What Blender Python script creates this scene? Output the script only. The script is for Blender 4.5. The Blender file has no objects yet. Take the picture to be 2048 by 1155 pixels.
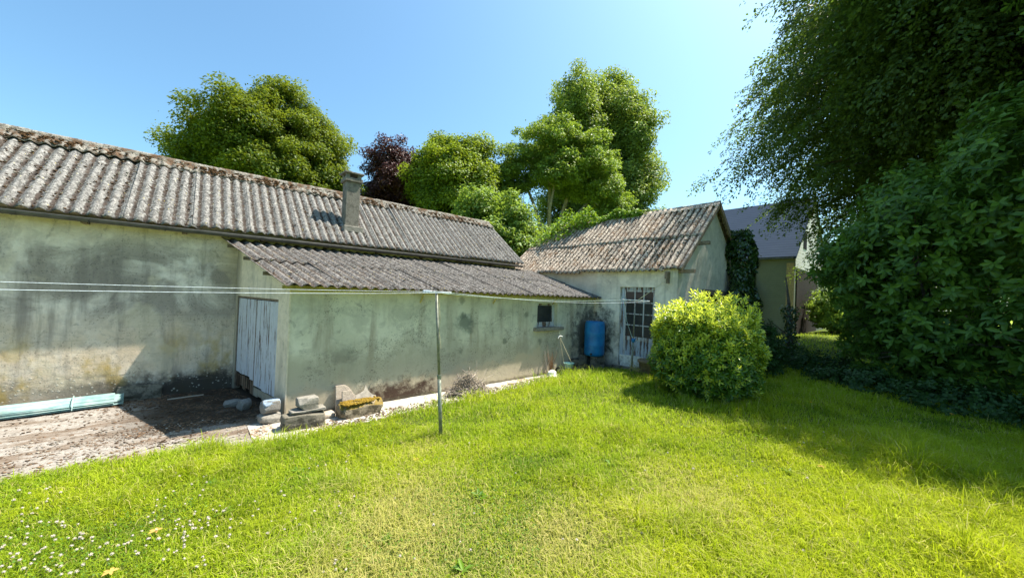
import bpy, math, random
import numpy as np
from mathutils import Vector, Matrix
R_ = math.radians
S = bpy.context.scene
col = S.collection
random.seed(5)

# ------------------------------------------------------------------ camera
cam_d = bpy.data.cameras.new('camera'); cam = bpy.data.objects.new('camera', cam_d); col.objects.link(cam)
cam_d.sensor_fit = 'HORIZONTAL'; cam_d.sensor_width = 36; cam_d.lens = 718.6 / 2048 * 36
cam_d.clip_start = 0.05; cam_d.clip_end = 3000
yw, pt, rl = R_(48.964), R_(.808), R_(2.160)
fw = Vector((math.cos(yw) * math.cos(pt), math.sin(yw) * math.cos(pt), math.sin(pt)))
ri = Vector((math.sin(yw), -math.cos(yw), 0)); up = ri.cross(fw)
ri2 = math.cos(rl) * ri + math.sin(rl) * up; up2 = -math.sin(rl) * ri + math.cos(rl) * up
cam.matrix_world = Matrix(((ri2.x, up2.x, -fw.x, 0), (ri2.y, up2.y, -fw.y, 0), (ri2.z, up2.z, -fw.z, 2.1), (0, 0, 0, 1)))
S.camera = cam

# ------------------------------------------------------------------ sky and sun
SUN = Vector((.53, -.16, 1)).normalized()
elev = math.asin(SUN.z)
w = bpy.data.worlds.new('World'); S.world = w; w.use_nodes = True
nt = w.node_tree; bg = nt.nodes['Background']
sky = nt.nodes.new('ShaderNodeTexSky'); sky.sky_type = 'NISHITA'; sky.sun_disc = False
sky.sun_elevation = elev; sky.sun_rotation = math.atan2(SUN.x, SUN.y)
sky.air_density = 1.0; sky.dust_density = 2.0; sky.ozone_density = 1.2; sky.altitude = 0
tint = nt.nodes.new('ShaderNodeMix'); tint.data_type = 'RGBA'; tint.blend_type = 'MULTIPLY'; tint.inputs[0].default_value = 1
tint.inputs[7].default_value = (.78, 1.09, 1.13, 1)
nt.links.new(sky.outputs[0], tint.inputs[6]); nt.links.new(tint.outputs[2], bg.inputs[0]); bg.inputs[1].default_value = 0.09
ld = bpy.data.lights.new('sun', 'SUN'); lo = bpy.data.objects.new('sun', ld); col.objects.link(lo)
ld.energy = 4.6; ld.angle = R_(.53); ld.color = (1, .93, .81)
lo.rotation_euler = SUN.to_track_quat('Z', 'Y').to_euler()
S.view_settings.view_transform = 'Standard'; S.view_settings.look = 'None'
S.view_settings.exposure = 1.4; S.view_settings.gamma = 1
S.render.engine = 'CYCLES'
S.cycles.max_bounces = 8; S.cycles.transparent_max_bounces = 8

# ------------------------------------------------------------------ node helper
class NT:
    def __init__(s, name):
        s.m = bpy.data.materials.new(name); s.m.use_nodes = True; s.t = s.m.node_tree
        s.n = s.t.nodes; s.b = s.n['Principled BSDF']; s.out = s.n['Material Output']
        g = s.n.new('ShaderNodeNewGeometry'); s.pos = g.outputs['Position']; s.geo = g
        s._sep = None
    def L(s, a, b): s.t.links.new(a, b)
    def put(s, sock, v):
        if hasattr(v, 'is_linked'): s.L(v, sock)
        elif isinstance(v, (tuple, list)) and len(v) == 3 and sock.type == 'RGBA': sock.default_value = (*v, 1)
        else: sock.default_value = v
    def sep(s, v=None):
        if v is None:
            if s._sep is None:
                k = s.n.new('ShaderNodeSeparateXYZ'); s.L(s.pos, k.inputs[0]); s._sep = k
            return s._sep.outputs
        k = s.n.new('ShaderNodeSeparateXYZ'); s.L(v, k.inputs[0]); return k.outputs
    def map(s, scale=(1, 1, 1), loc=(0, 0, 0), rot=(0, 0, 0), v=None):
        k = s.n.new('ShaderNodeMapping'); s.L(v or s.pos, k.inputs[0])
        k.inputs['Scale'].default_value = scale; k.inputs['Location'].default_value = loc; k.inputs['Rotation'].default_value = rot
        return k.outputs[0]
    def noise(s, sc, det=4, ro=.55, v=None, dist=0):
        k = s.n.new('ShaderNodeTexNoise'); s.L(v or s.pos, k.inputs['Vector'])
        k.inputs['Scale'].default_value = sc; k.inputs['Detail'].default_value = det
        k.inputs['Roughness'].default_value = ro; k.inputs['Distortion'].default_value = dist
        return k.outputs['Fac']
    def vor(s, sc, v=None, feat='F1', out='Distance', rand=1):
        k = s.n.new('ShaderNodeTexVoronoi'); k.feature = feat; s.L(v or s.pos, k.inputs['Vector'])
        k.inputs['Scale'].default_value = sc; k.inputs['Randomness'].default_value = rand
        return k.outputs[out]
    def ramp(s, f, stops, interp='LINEAR'):
        k = s.n.new('ShaderNodeValToRGB'); e = k.color_ramp.elements; k.color_ramp.interpolation = interp
        while len(e) < len(stops): e.new(.5)
        for i, (p, c) in enumerate(stops):
            e[i].position = p; e[i].color = (c, c, c, 1) if not isinstance(c, (tuple, list)) else (*c, 1)
        s.L(f, k.inputs[0]); return k.outputs[0]
    def mr(s, f, a, b, c=0, d=1, smooth=True):
        k = s.n.new('ShaderNodeMapRange'); k.interpolation_type = 'SMOOTHSTEP' if smooth else 'LINEAR'
        s.put(k.inputs[0], f); k.inputs[1].default_value = a; k.inputs[2].default_value = b
        k.inputs[3].default_value = c; k.inputs[4].default_value = d; return k.outputs[0]
    def mix(s, f, a, b, mode='MIX'):
        k = s.n.new('ShaderNodeMix'); k.data_type = 'RGBA'; k.blend_type = mode
        s.put(k.inputs[0], f); s.put(k.inputs[6], a); s.put(k.inputs[7], b); return k.outputs[2]
    def ma(s, op, a, b=0, c=0, clamp=False):
        k = s.n.new('ShaderNodeMath'); k.operation = op; k.use_clamp = clamp
        s.put(k.inputs[0], a); s.put(k.inputs[1], b)
        if op in ('MULTIPLY_ADD',): s.put(k.inputs[2], c)
        return k.outputs[0]
    def attr(s, name):
        k = s.n.new('ShaderNodeAttribute'); k.attribute_name = name; return k.outputs['Fac']
    def bump(s, h, strength=.5, dist=.02):
        k = s.n.new('ShaderNodeBump'); s.L(h, k.inputs['Height']); k.inputs['Strength'].default_value = strength
        k.inputs['Distance'].default_value = dist; s.L(k.outputs[0], s.b.inputs['Normal'])
    def fin(s, c, rough=.85, spec=.25, metal=0):
        s.put(s.b.inputs['Base Color'], c); s.put(s.b.inputs['Roughness'], rough)
        s.b.inputs['Specular IOR Level'].default_value = spec; s.b.inputs['Metallic'].default_value = metal
        return s.m

def plain(name, c, rough=.7, spec=.3, metal=0, var=.25, sc=14):
    t = NT(name); n = t.noise(sc, 5, .6)
    cc = t.mix(t.mr(n, .3, .7), tuple(x * (1 - var) for x in c), tuple(min(1, x * (1 + var)) for x in c))
    t.bump(n, .25, .006); return t.fin(cc, rough, spec, metal)

def gauss2(t, a, b, ca, cb, ra, rb):      # soft elliptical stain mask with its own shape
    da = t.ma('MULTIPLY', t.ma('SUBTRACT', a, ca), 1 / ra); db = t.ma('MULTIPLY', t.ma('SUBTRACT', b, cb), 1 / rb)
    r = t.ma('SQRT', t.ma('ADD', t.ma('MULTIPLY', da, da), t.ma('MULTIPLY', db, db)))
    r = t.ma('ADD', r, t.ma('MULTIPLY', t.ma('SUBTRACT', t.noise(4.5, 6, .72), .5), 2.6))
    return t.mr(r, 1.15, .25)

MAT = {}
def m_barn_wall():
    t = NT('weathered_cement_render'); x, y, z = t.sep()
    blot = t.noise(1.1, 7, .62, t.map((1, 1, 1.25), (3.1, 0, 0)), .6)
    fine = t.noise(9, 6, .7); str_ = t.noise(1, 5, .6, t.map((2.6, 1, .35)))
    c = t.mix(t.mr(fine, .3, .75), (.74, .65, .54), (.86, .79, .68))
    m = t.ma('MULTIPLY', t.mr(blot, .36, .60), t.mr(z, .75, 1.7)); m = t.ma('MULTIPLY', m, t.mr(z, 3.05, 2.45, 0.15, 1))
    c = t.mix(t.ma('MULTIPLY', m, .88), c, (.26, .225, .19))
    wr = t.ma('MULTIPLY', t.mr(t.ma('ADD', z, t.ma('MULTIPLY', t.noise(1.6, 6, .7), .8)), 2.1, 1.3), t.mr(t.noise(2.6, 6, .7), .3, .6, .35, .9)); c = t.mix(wr, c, (.62, .49, .34))  # sunlit warmth below the eave shadow line, put into the wall colour
    m2 = t.ma('MULTIPLY', t.mr(str_, .48, .66), t.mr(z, 2.95, 2.2, .1, .8)); c = t.mix(m2, c, (.23, .20, .175))
    spk = t.mr(t.noise(38, 3, .7), .57, .66); spm = t.ma('MULTIPLY', spk, t.mr(blot, .4, .55)); c = t.mix(t.ma('MULTIPLY', spm, .55), c, (.07, .07, .06))
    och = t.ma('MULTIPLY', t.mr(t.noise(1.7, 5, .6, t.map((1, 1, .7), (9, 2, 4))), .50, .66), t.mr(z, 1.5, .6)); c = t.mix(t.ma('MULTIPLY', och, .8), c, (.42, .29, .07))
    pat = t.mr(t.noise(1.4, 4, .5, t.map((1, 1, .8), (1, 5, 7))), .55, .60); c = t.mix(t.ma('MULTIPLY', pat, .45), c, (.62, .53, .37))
    mo_ = t.noise(3.1, 9, .72, t.map((1, 1, 1.1), (6, 2, 9)), .5); c = t.mix(t.mr(mo_, .47, .62, 0, .30), c, (.28, .25, .21)); dr = t.noise(1, 7, .7, t.map((7, 7, .45), (2, 1, 0))); c = t.mix(t.mr(dr, .56, .68, 0, .38), c, (.24, .215, .175))
    cr_ = t.vor(.9, t.map((1, 1, 1), (.3, .2, .7)), 'DISTANCE_TO_EDGE'); c = t.mix(t.ma('MULTIPLY', t.mr(t.ma('ADD', cr_, t.ma('MULTIPLY', t.ma('SUBTRACT', t.noise(7, 5, .7), .5), .16)), .007, .002), t.mr(mo_, .45, .55, 0, .28)), c, (.12, .11, .095))
    blk = t.ma('MULTIPLY', t.mr(t.ma('ADD', z, t.ma('MULTIPLY', t.noise(5, 5, .7), .7)), .85, .55), t.mr(x, -2.6, -.6, .25, .95)); c = t.mix(blk, c, (.045, .04, .035))
    lv = t.vor(17, t.map((1, 1, 1))); lm = t.ma('MULTIPLY', t.mr(t.ma('ADD', lv, t.ma('MULTIPLY', t.noise(9, 5, .8), .75)), .66, .50), t.mr(t.ma('ADD', z, t.ma('MULTIPLY', t.noise(2.5, 4), .9)), 1.0, .72))
    c = t.mix(t.ma('MULTIPLY', lm, .6), c, (.56, .54, .46))
    blkj = t.n.new('ShaderNodeTexBrick'); t.L(t.map((1, 1, 1), (0, 0, 0), (R_(90), 0, 0)), blkj.inputs['Vector'])
    blkj.inputs['Scale'].default_value = 1; blkj.inputs['Brick Width'].default_value = .52; blkj.inputs['Row Height'].default_value = .21; blkj.inputs['Mortar Size'].default_value = .012; blkj.inputs['Mortar Smooth'].default_value = 1
    j = t.ma('MULTIPLY', blkj.outputs['Fac'], t.mr(blot, .4, .6, 0, .22)); c = t.mix(j, c, (.2, .19, .16))
    t.bump(t.ma('ADD', t.ma('MULTIPLY', fine, .6), t.ma('ADD', t.noise(2.2, 3), t.ma('MULTIPLY', lm, .3))), .55, .02)
    return t.fin(c, .95, .1)
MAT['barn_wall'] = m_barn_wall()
def m_lean_wall():
    t = NT('green_stained_render'); x, y, z = t.sep()
    fine = t.noise(11, 6, .7); big = t.noise(.9, 5, .6, t.map((1, 1, 1.2)), .4); str_ = t.noise(1, 6, .62, t.map((3.2, 1, .5), (4, 0, 0)))
    c = t.mix(t.mr(big, .3, .7), (.59, .56, .44), (.75, .71, .58))
    c = t.mix(t.mr(fine, .45, .75, 0, .3), c, (.52, .54, .41))
    c = t.mix(t.ma('MULTIPLY', t.mr(str_, .46, .68), t.mr(z, 2.1, 1.5, .25, .75)), c, (.34, .28, .21))
    zz = t.ma('ADD', z, t.ma('MULTIPLY', t.ma('SUBTRACT', t.noise(2.4, 6, .7), .5), 1.1))
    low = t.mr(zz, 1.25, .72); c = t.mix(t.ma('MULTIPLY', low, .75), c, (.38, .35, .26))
    mo_ = t.noise(3.1, 9, .72, t.map((1, 1, 1.1), (6, 2, 9)), .5); c = t.mix(t.mr(mo_, .47, .62, 0, .36), c, (.33, .31, .25)); dr = t.noise(1, 7, .7, t.map((7, 7, .45), (2, 1, 0))); c = t.mix(t.mr(dr, .56, .68, 0, .38), c, (.30, .275, .21))
    cr_ = t.vor(.9, t.map((1, 1, 1), (.3, .2, .7)), 'DISTANCE_TO_EDGE'); c = t.mix(t.ma('MULTIPLY', t.mr(t.ma('ADD', cr_, t.ma('MULTIPLY', t.ma('SUBTRACT', t.noise(7, 5, .7), .5), .16)), .007, .002), t.mr(mo_, .45, .55, 0, .28)), c, (.12, .11, .095))
    bei = t.mr(t.ma('SUBTRACT', zz, t.mr(x, 2.5, 7.5, 0, .30, False)), .42, .26); c = t.mix(t.ma('MULTIPLY', bei, .9), c, (.49, .42, .30))
    spk = t.ma('MULTIPLY', t.mr(t.noise(42, 3, .75), .55, .63), t.mr(t.noise(1.3, 5, .7, t.map((1, 1, 1), (7, 1, 3))), .46, .62)); c = t.mix(t.ma('MULTIPLY', spk, .75), c, (.07, .075, .06))
    blob = t.ma('MULTIPLY', t.mr(t.ma('ADD', t.vor(1.9, t.map((1, 1, 1), (.4, 0, .2))), t.ma('MULTIPLY', t.noise(12, 4, .7), .35)), .38, .26), t.ma('MULTIPLY', t.mr(x, 3.8, 4.5), t.mr(z, .35, .7)))
    c = t.mix(t.ma('MULTIPLY', blob, .6), c, (.10, .11, .085))
    c = t.mix(t.ma('MULTIPLY', gauss2(t, x, z, 4.42, 1.42, .34, .24), .72), c, (.09, .12, .10))
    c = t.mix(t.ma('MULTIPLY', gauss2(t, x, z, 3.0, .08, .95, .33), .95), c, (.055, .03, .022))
    c = t.mix(t.ma('MULTIPLY', gauss2(t, x, z, 1.9, .95, .34, .2), .4), c, (.13, .13, .11))
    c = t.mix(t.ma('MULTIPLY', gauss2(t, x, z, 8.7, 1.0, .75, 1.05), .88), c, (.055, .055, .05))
    ws = t.ma('MULTIPLY', t.mr(t.vor(16), .085, .06), t.mr(z, 1.3, 1.8)); c = t.mix(t.ma('MULTIPLY', ws, .7), c, (.7, .72, .64))
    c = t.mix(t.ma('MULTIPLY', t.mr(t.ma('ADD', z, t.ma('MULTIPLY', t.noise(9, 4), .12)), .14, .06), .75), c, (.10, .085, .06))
    t.bump(t.ma('ADD', t.ma('MULTIPLY', fine, .6), t.noise(2, 3)), .45, .02)
    return t.fin(c, .95, .1)
MAT['lean_wall'] = m_lean_wall()
def m_end_wall():
    t = NT('cream_cement_render'); x, y, z = t.sep(); fine = t.noise(10, 6, .7)
    c = t.mix(t.mr(fine, .3, .7), (.72, .62, .48), (.84, .73, .58))
    s_ = t.noise(1, 5, .6, t.map((2.5, 2.5, .5), (1, 3, 2))); c = t.mix(t.mr(s_, .5, .72, 0, .5), c, (.25, .24, .19))
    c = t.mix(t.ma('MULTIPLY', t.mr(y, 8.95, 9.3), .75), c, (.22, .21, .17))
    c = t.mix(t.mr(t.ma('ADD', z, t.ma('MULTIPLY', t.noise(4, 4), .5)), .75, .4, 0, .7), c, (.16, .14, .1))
    mo_ = t.noise(3.1, 9, .72, t.map((1, 1, 1.1), (6, 2, 9)), .5); c = t.mix(t.mr(mo_, .47, .62, 0, 0.25), c, (.38, .34, .27)); dr = t.noise(1, 7, .7, t.map((7, 7, .45), (2, 1, 0))); c = t.mix(t.mr(dr, .56, .68, 0, .38), c, (.38, .34, .27))
    cr_ = t.vor(.9, t.map((1, 1, 1), (.3, .2, .7)), 'DISTANCE_TO_EDGE'); c = t.mix(t.ma('MULTIPLY', t.mr(t.ma('ADD', cr_, t.ma('MULTIPLY', t.ma('SUBTRACT', t.noise(7, 5, .7), .5), .16)), .007, .002), t.mr(mo_, .45, .55, 0, .28)), c, (.12, .11, .095))
    t.bump(fine, .4, .015); return t.fin(c, .95, .1)
MAT['end_wall'] = m_end_wall()
def m_annex_wall():
    t = NT('grey_cement_render'); x, y, z = t.sep(); fine = t.noise(10, 6, .7); big = t.noise(1.2, 6, .6, t.map((1, 1, 1.1), (2, 8, 1)), .3)
    c = t.mix(t.mr(fine, .3, .75), (.78, .71, .60), (.88, .82, .70))
    c = t.mix(t.mr(big, .42, .66, 0, .6), c, (.40, .37, .31))
    st = t.noise(1, 5, .6, t.map((2.8, 2.8, .35))); c = t.mix(t.mr(st, .52, .72, 0, .45), c, (.21, .22, .19))
    gab = t.mr(y, 4.25, 4.12); c = t.mix(t.ma('MULTIPLY', gab, .35), c, (.40, .38, .32))
    mo_ = t.noise(3.1, 9, .72, t.map((1, 1, 1.1), (6, 2, 9)), .5); c = t.mix(t.mr(mo_, .47, .62, 0, 0.35), c, (.36, .335, .28)); dr = t.noise(1, 7, .7, t.map((7, 7, .45), (2, 1, 0))); c = t.mix(t.mr(dr, .56, .68, 0, .38), c, (.36, .335, .28))
    cr_ = t.vor(.9, t.map((1, 1, 1), (.3, .2, .7)), 'DISTANCE_TO_EDGE'); c = t.mix(t.ma('MULTIPLY', t.mr(t.ma('ADD', cr_, t.ma('MULTIPLY', t.ma('SUBTRACT', t.noise(7, 5, .7), .5), .16)), .007, .002), t.mr(mo_, .45, .55, 0, .28)), c, (.12, .11, .095))
    pinkish = t.ma('MULTIPLY', t.mr(y, 6.5, 6.58), t.mr(z, 1.45, 1.7)); c = t.mix(t.ma('MULTIPLY', pinkish, .4), c, (.55, .43, .33))
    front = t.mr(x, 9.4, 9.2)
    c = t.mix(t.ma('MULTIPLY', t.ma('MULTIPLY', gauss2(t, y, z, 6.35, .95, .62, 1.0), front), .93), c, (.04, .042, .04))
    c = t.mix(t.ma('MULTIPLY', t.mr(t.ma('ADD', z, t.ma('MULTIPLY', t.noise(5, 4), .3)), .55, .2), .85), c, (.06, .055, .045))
    t.bump(fine, .4, .015); return t.fin(c, .95, .1)
MAT['annex_wall'] = m_annex_wall()

def m_roof(name, base, dark, moss, mossamt, brown=0.0):
    t = NT(name); v = t.attr('valley'); fine = t.noise(24, 6, .75); mid = t.noise(7, 6, .7); big = t.noise(.8, 4, .6)
    c = t.mix(t.mr(mid, .36, .64), dark, base)
    c = t.mix(t.ma('MULTIPLY', t.mr(fine, .50, .60), .75), c, tuple(min(1, q * 1.75) for q in base))
    c = t.mix(t.ma('MULTIPLY', t.mr(t.noise(17, 5, .75, t.map((1, 1, 1), (5, 5, 5))), .50, .57), .85), c, tuple(q * .42 for q in dark))
    c = t.mix(t.mr(big, .35, .65, 0, .35), c, dark)
    lic = t.mr(t.vor(19), .20, .12); c = t.mix(t.ma('MULTIPLY', lic, .55), c, (.55, .54, .47))
    # moss and dirt that collects in the troughs of the sheets
    vm = t.mr(t.ma('ADD', v, t.ma('MULTIPLY', t.ma('SUBTRACT', t.noise(13, 5, .7, t.map((1, 1, 1), (2, 7, 1))), .5), 1.5)), .62, .95)
    c = t.mix(t.ma('MULTIPLY', vm, mossamt), c, t.mix(t.mr(mid, .4, .6), moss, tuple(q * .45 for q in moss)))
    bm = t.mr(t.noise(2.2, 6, .7, t.map((1, 1, 1), (1, 1, 3))), .50, .64); bm = t.ma('MULTIPLY', bm, t.mr(t.noise(22, 4, .7), .42, .58))
    c = t.mix(t.ma('MULTIPLY', bm, brown), c, (.17, .085, .035))
    yl = t.ma('MULTIPLY', t.mr(t.vor(9, t.map((1, 1, 1), (.3, .1, .8))), .10, .06), .7); c = t.mix(yl, c, (.55, .45, .10))
    t.bump(t.ma('ADD', fine, t.ma('ADD', mid, t.ma('MULTIPLY', vm, .6))), .8, .012)
    return t.fin(c, .95, .08)
MAT['roof_barn'] = m_roof('lichened_fibre_cement', (.225, .218, .207), (.12, .116, .11), (.055, .040, .032), .9, .1)
MAT['roof_lean'] = m_roof('purplish_fibre_cement', (.185, .17, .158), (.095, .087, .08), (.07, .052, .04), .8, .15)
MAT['roof_annex'] = m_roof('mossy_fibre_cement', (.56, .475, .385), (.20, .16, .13), (.075, .05, .033), .9, .95)
def m_ridge():
    t = NT('mossy_ridge_cement'); fine = t.noise(20, 6, .75); mid = t.noise(5, 6, .7)
    c = t.mix(t.mr(fine, .4, .62), (.13, .12, .105), (.34, .32, .28)); c = t.mix(t.mr(mid, .46, .6, 0, .85), c, (.10, .048, .02))
    c = t.mix(t.mr(t.noise(11, 5, .7, t.map((1, 1, 1), (4, 4, 4))), .54, .62, 0, .8), c, (.07, .055, .04))
    t.bump(t.ma('ADD', fine, mid), .9, .02); return t.fin(c, .95, .08)
MAT['ridge'] = m_ridge()

def m_leaf(name, dark, light, trans=.42, tcol=None, rough=.5, spec=.25, back=None):
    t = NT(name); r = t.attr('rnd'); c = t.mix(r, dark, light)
    t.fin(c, rough, spec)
    tr = t.n.new('ShaderNodeBsdfTranslucent'); tc = tcol or (min(1, light[0] * 1.7), min(1, light[1] * 1.5), light[2] * .5)
    c2 = t.mix(.45, c, tc); t.L(c2, tr.inputs[0])
    mx = t.n.new('ShaderNodeMixShader'); mx.inputs[0].default_value = trans
    t.L(t.b.outputs[0], mx.inputs[1]); t.L(tr.outputs[0], mx.inputs[2]); t.L(mx.outputs[0], t.out.inputs[0])
    return t.m
MAT['beech_leaf'] = m_leaf('beech_leaf', (.035, .085, .012), (.20, .255, .026), .38)
MAT['purple_leaf'] = m_leaf('purple_leaf', (.035, .016, .016), (.12, .055, .05), .2, (.16, .05, .04), .45, .3)
MAT['lime_leaf'] = m_leaf('lime_leaf', (.04, .10, .014), (.28, .37, .04), .38)
MAT['poplar_leaf'] = m_leaf('poplar_leaf', (.075, .13, .03), (.28, .38, .08), .35)
MAT['ash_leaf'] = m_leaf('ash_leaf', (.065, .125, .02), (.28, .40, .065), .36)
MAT['shrub_leaf'] = m_leaf('light_shrub_leaf', (.085, .16, .03), (.26, .38, .075), .38)
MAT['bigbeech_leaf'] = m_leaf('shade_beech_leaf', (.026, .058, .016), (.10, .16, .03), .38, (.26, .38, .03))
MAT['magnolia_leaf'] = m_leaf('broad_green_leaf', (.04, .10, .018), (.16, .29, .035), .40, (.22, .38, .03), .42, .4)
MAT['laurel_sunlit'] = m_leaf('sunlit_glossy_leaf', (.30, .42, .025), (.66, .72, .09), .48, (.75, .78, .06), .26, .7)  # lighter copy for the bush's sunlit top, light put into the colour
MAT['laurel_shaded'] = m_leaf('shaded_glossy_leaf', (.045, .12, .012), (.13, .25, .02), .35, (.3, .5, .03), .3, .55)  # darker copy for the bush's lower part, shade put into the colour
MAT['ivy_leaf'] = m_leaf('ivy_leaf', (.012, .035, .010), (.05, .10, .02), .18, None, .28, .6)
MAT['roofivy_leaf'] = m_leaf('creeper_leaf', (.07, .15, .012), (.26, .40, .03), .38)
MAT['ground_leaf'] = m_leaf('ground_cover_leaf', (.015, .045, .012), (.05, .11, .022), .25)
MAT['bark'] = plain('grey_bark', (.13, .11, .085), .9, .1, 0, .4, 9)
MAT['pale_bark'] = plain('pale_bark', (.26, .24, .18), .9, .1, 0, .35, 9)

def m_grass():
    t = NT('grass_blade'); r = t.attr('rnd'); dry = t.attr('dry'); h = t.attr('tip')
    p = t.noise(.75, 5, .65); c = t.mix(r, (.045, .135, .008), (.38, .49, .018))
    c = t.mix(t.ma('ADD', t.mr(p, .35, .65, 0, .5), t.ma('MULTIPLY', t.mr(t.sep()[1], 3.0, 0.5, 0, .35), t.mr(t.sep()[0], 8.0, 6.5))), c, (.50, .50, .012))  # sunlit yellow of right-hand lawn put into colour, left out under the trees' shade
    c = t.mix(dry, c, (.56, .45, .20)); c = t.mix(t.ma('MULTIPLY', h, .25), c, (.36, .44, .05))
    t.fin(c, .6, .12)
    tr = t.n.new('ShaderNodeBsdfTranslucent'); t.L(t.mix(.5, c, (.46, .62, .012)), tr.inputs[0])
    mx = t.n.new('ShaderNodeMixShader'); mx.inputs[0].default_value = .45
    t.L(t.b.outputs[0], mx.inputs[1]); t.L(tr.outputs[0], mx.inputs[2]); t.L(mx.outputs[0], t.out.inputs[0]); return t.m
MAT['grass'] = m_grass()
def m_lawn():
    t = NT('lawn_thatch'); n = t.noise(30, 6, .7); p = t.noise(.55, 4, .6)
    c = t.mix(t.mr(n, .35, .65), (.03, .05, .010), (.10, .14, .02)); c = t.mix(t.mr(p, .35, .65, 0, .3), c, (.14, .14, .035))
    t.bump(n, .8, .03); return t.fin(c, .95, .05)
MAT['lawn'] = m_lawn()
def m_far():
    t = NT('far_meadow'); n = t.noise(2, 6, .7); c = t.mix(t.mr(n, .35, .65), (.17, .26, .02), (.28, .36, .04)); return t.fin(c, .95, .05)
MAT['far'] = m_far()
def m_yard():
    t = NT('stained_yard_concrete'); x, y, z = t.sep(); fine = t.noise(26, 6, .75); mid = t.noise(4.5, 6, .7); bands = t.noise(1.4, 6, .7, t.map((.55, 2.1, 1), (0, 0, 0), (0, 0, .10)), .3)
    c = t.mix(t.mr(fine, .35, .65), (.20, .178, .155), (.34, .31, .28))
    c = t.mix(t.mr(bands, .44, .58, 0, .85), c, (.145, .105, .075))
    c = t.mix(t.ma('MULTIPLY', t.mr(bands, .55, .66), t.mr(mid, .45, .6)), c, (.075, .05, .032))
    c = t.mix(t.ma('MULTIPLY', t.mr(t.noise(15, 5, .7), .57, .64), .8), c, (.06, .045, .035))
    dk = t.ma('MULTIPLY', t.mr(t.ma('ADD', x, t.ma('MULTIPLY', t.noise(3, 5, .7), .8)), -.7, .2), t.mr(y, 6.75, 7.1)); c = t.mix(t.ma('MULTIPLY', dk, t.mr(mid, .28, .5, .6, .97)), c, (.05, .037, .026))
    ed = t.mr(t.ma('ADD', y, t.ma('MULTIPLY', mid, .8)), 6.75, 6.5); c = t.mix(t.ma('MULTIPLY', ed, t.mr(x, .1, -.4, 0, .7)), c, (.22, .15, .09))
    t.bump(t.ma('ADD', fine, mid), .7, .015); return t.fin(c, .93, .12)
MAT['yard'] = m_yard()
def m_path():
    t = NT('pale_path_concrete'); x, y, z = t.sep(); fine = t.noise(26, 6, .75); mid = t.noise(4, 6, .7)
    c = t.mix(t.mr(fine, .35, .65), (.36, .335, .295), (.50, .475, .425)); c = t.mix(t.mr(mid, .5, .64, 0, .6), c, (.33, .27, .2))
    wet = t.mr(t.noise(2.1, 6, .7, t.map((1, 1, 1), (3, 3, 3))), .52, .60); c = t.mix(t.ma('MULTIPLY', wet, t.mr(t.noise(18, 5, .7), .42, .55)), c, (.17, .105, .06))
    t.bump(t.ma('ADD', fine, mid), .6, .012); return t.fin(c, .93, .12)
MAT['path'] = m_path()

def m_paint_wood(name, paint, wood, thr=.52, axis=(1, 1, 1)):
    t = NT(name); st = t.noise(1, 6, .7, t.map((16, 16, 1.3))); fine = t.noise(40, 4, .7, t.map((1, 1, .25)))
    c = t.mix(t.mr(fine, .3, .7), tuple(q * .86 for q in paint), paint)
    m = t.mr(t.ma('ADD', st, t.ma('MULTIPLY', fine, .25)), thr + .12, thr + .17); c = t.mix(m, c, t.mix(fine, wood, tuple(q * .4 for q in wood)))
    t.bump(t.ma('ADD', t.ma('MULTIPLY', m, -.6), t.ma('MULTIPLY', st, .5)), .5, .006); return t.fin(c, .8, .2)
MAT['blue_wood'] = m_paint_wood('peeling_pale_blue_paint', (.60, .62, .68), (.24, .17, .13), .555)
MAT['old_wood'] = m_paint_wood('rotten_brown_board', (.27, .19, .13), (.07, .045, .03), .45)
MAT['white_wood'] = m_paint_wood('peeling_white_paint', (.56, .57, .56), (.22, .13, .09), .52)
MAT['door_board'] = m_paint_wood('flaking_blue_grey_boards', (.46, .52, .60), (.18, .13, .10), .50)
MAT['beam'] = plain('weathered_beam', (.20, .16, .12), .9, .1)
MAT['yellow_beam'] = plain('yellowed_beam', (.42, .36, .14), .85, .1)
MAT['gutter'] = plain('dull_zinc', (.085, .085, .082), .6, .3, .2, .25, 6)
MAT['dark'] = plain('dark_void', (.012, .012, .014), .9, .05)
def m_glass():
    t = NT('dusty_glass'); n = t.noise(6, 5, .6); t.fin(t.mix(n, (.012, .014, .016), (.05, .052, .055)), .12, .5); return t.m
MAT['glass'] = m_glass()
def m_conc(name, a, b, moss=None, dark=(.08, .07, .055), amt=.5):
    t = NT(name); fine = t.noise(34, 6, .75); mid = t.noise(8, 5, .65)
    c = t.mix(t.mr(fine, .3, .7), a, b); c = t.mix(t.mr(mid, .46, .62, 0, amt), c, dark)
    if moss:
        nz = t.sep(t.geo.outputs['Normal'])[2]; c = t.mix(t.ma('MULTIPLY', t.mr(nz, .3, .8), t.mr(t.noise(7, 5, .7), .38, .5)), c, moss)
    t.bump(t.ma('ADD', fine, mid), .8, .012); return t.fin(c, .95, .1)
MAT['block'] = m_conc('rough_concrete', (.20, .185, .16), (.30, .28, .245), None, (.14, .13, .105), .55)
MAT['dark_block'] = m_conc('dirty_concrete', (.13, .12, .095), (.20, .18, .14), None, (.05, .045, .035), .8)
MAT['light_slab'] = m_conc('pale_pinkish_slab', (.34, .28, .225), (.43, .37, .30), None, (.3, .26, .2), .3)
MAT['mossy'] = m_conc('mossy_trough_stone', (.22, .18, .12), (.34, .28, .2), (.22, .15, .03), (.06, .05, .03), .8)
MAT['stone'] = m_conc('field_stone', (.19, .18, .165), (.27, .26, .24), None, (.16, .15, .13), .5)
MAT['chimney'] = m_conc('chimney_cement', (.17, .155, .13), (.25, .23, .2), None, (.09, .085, .075), .6)
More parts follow.
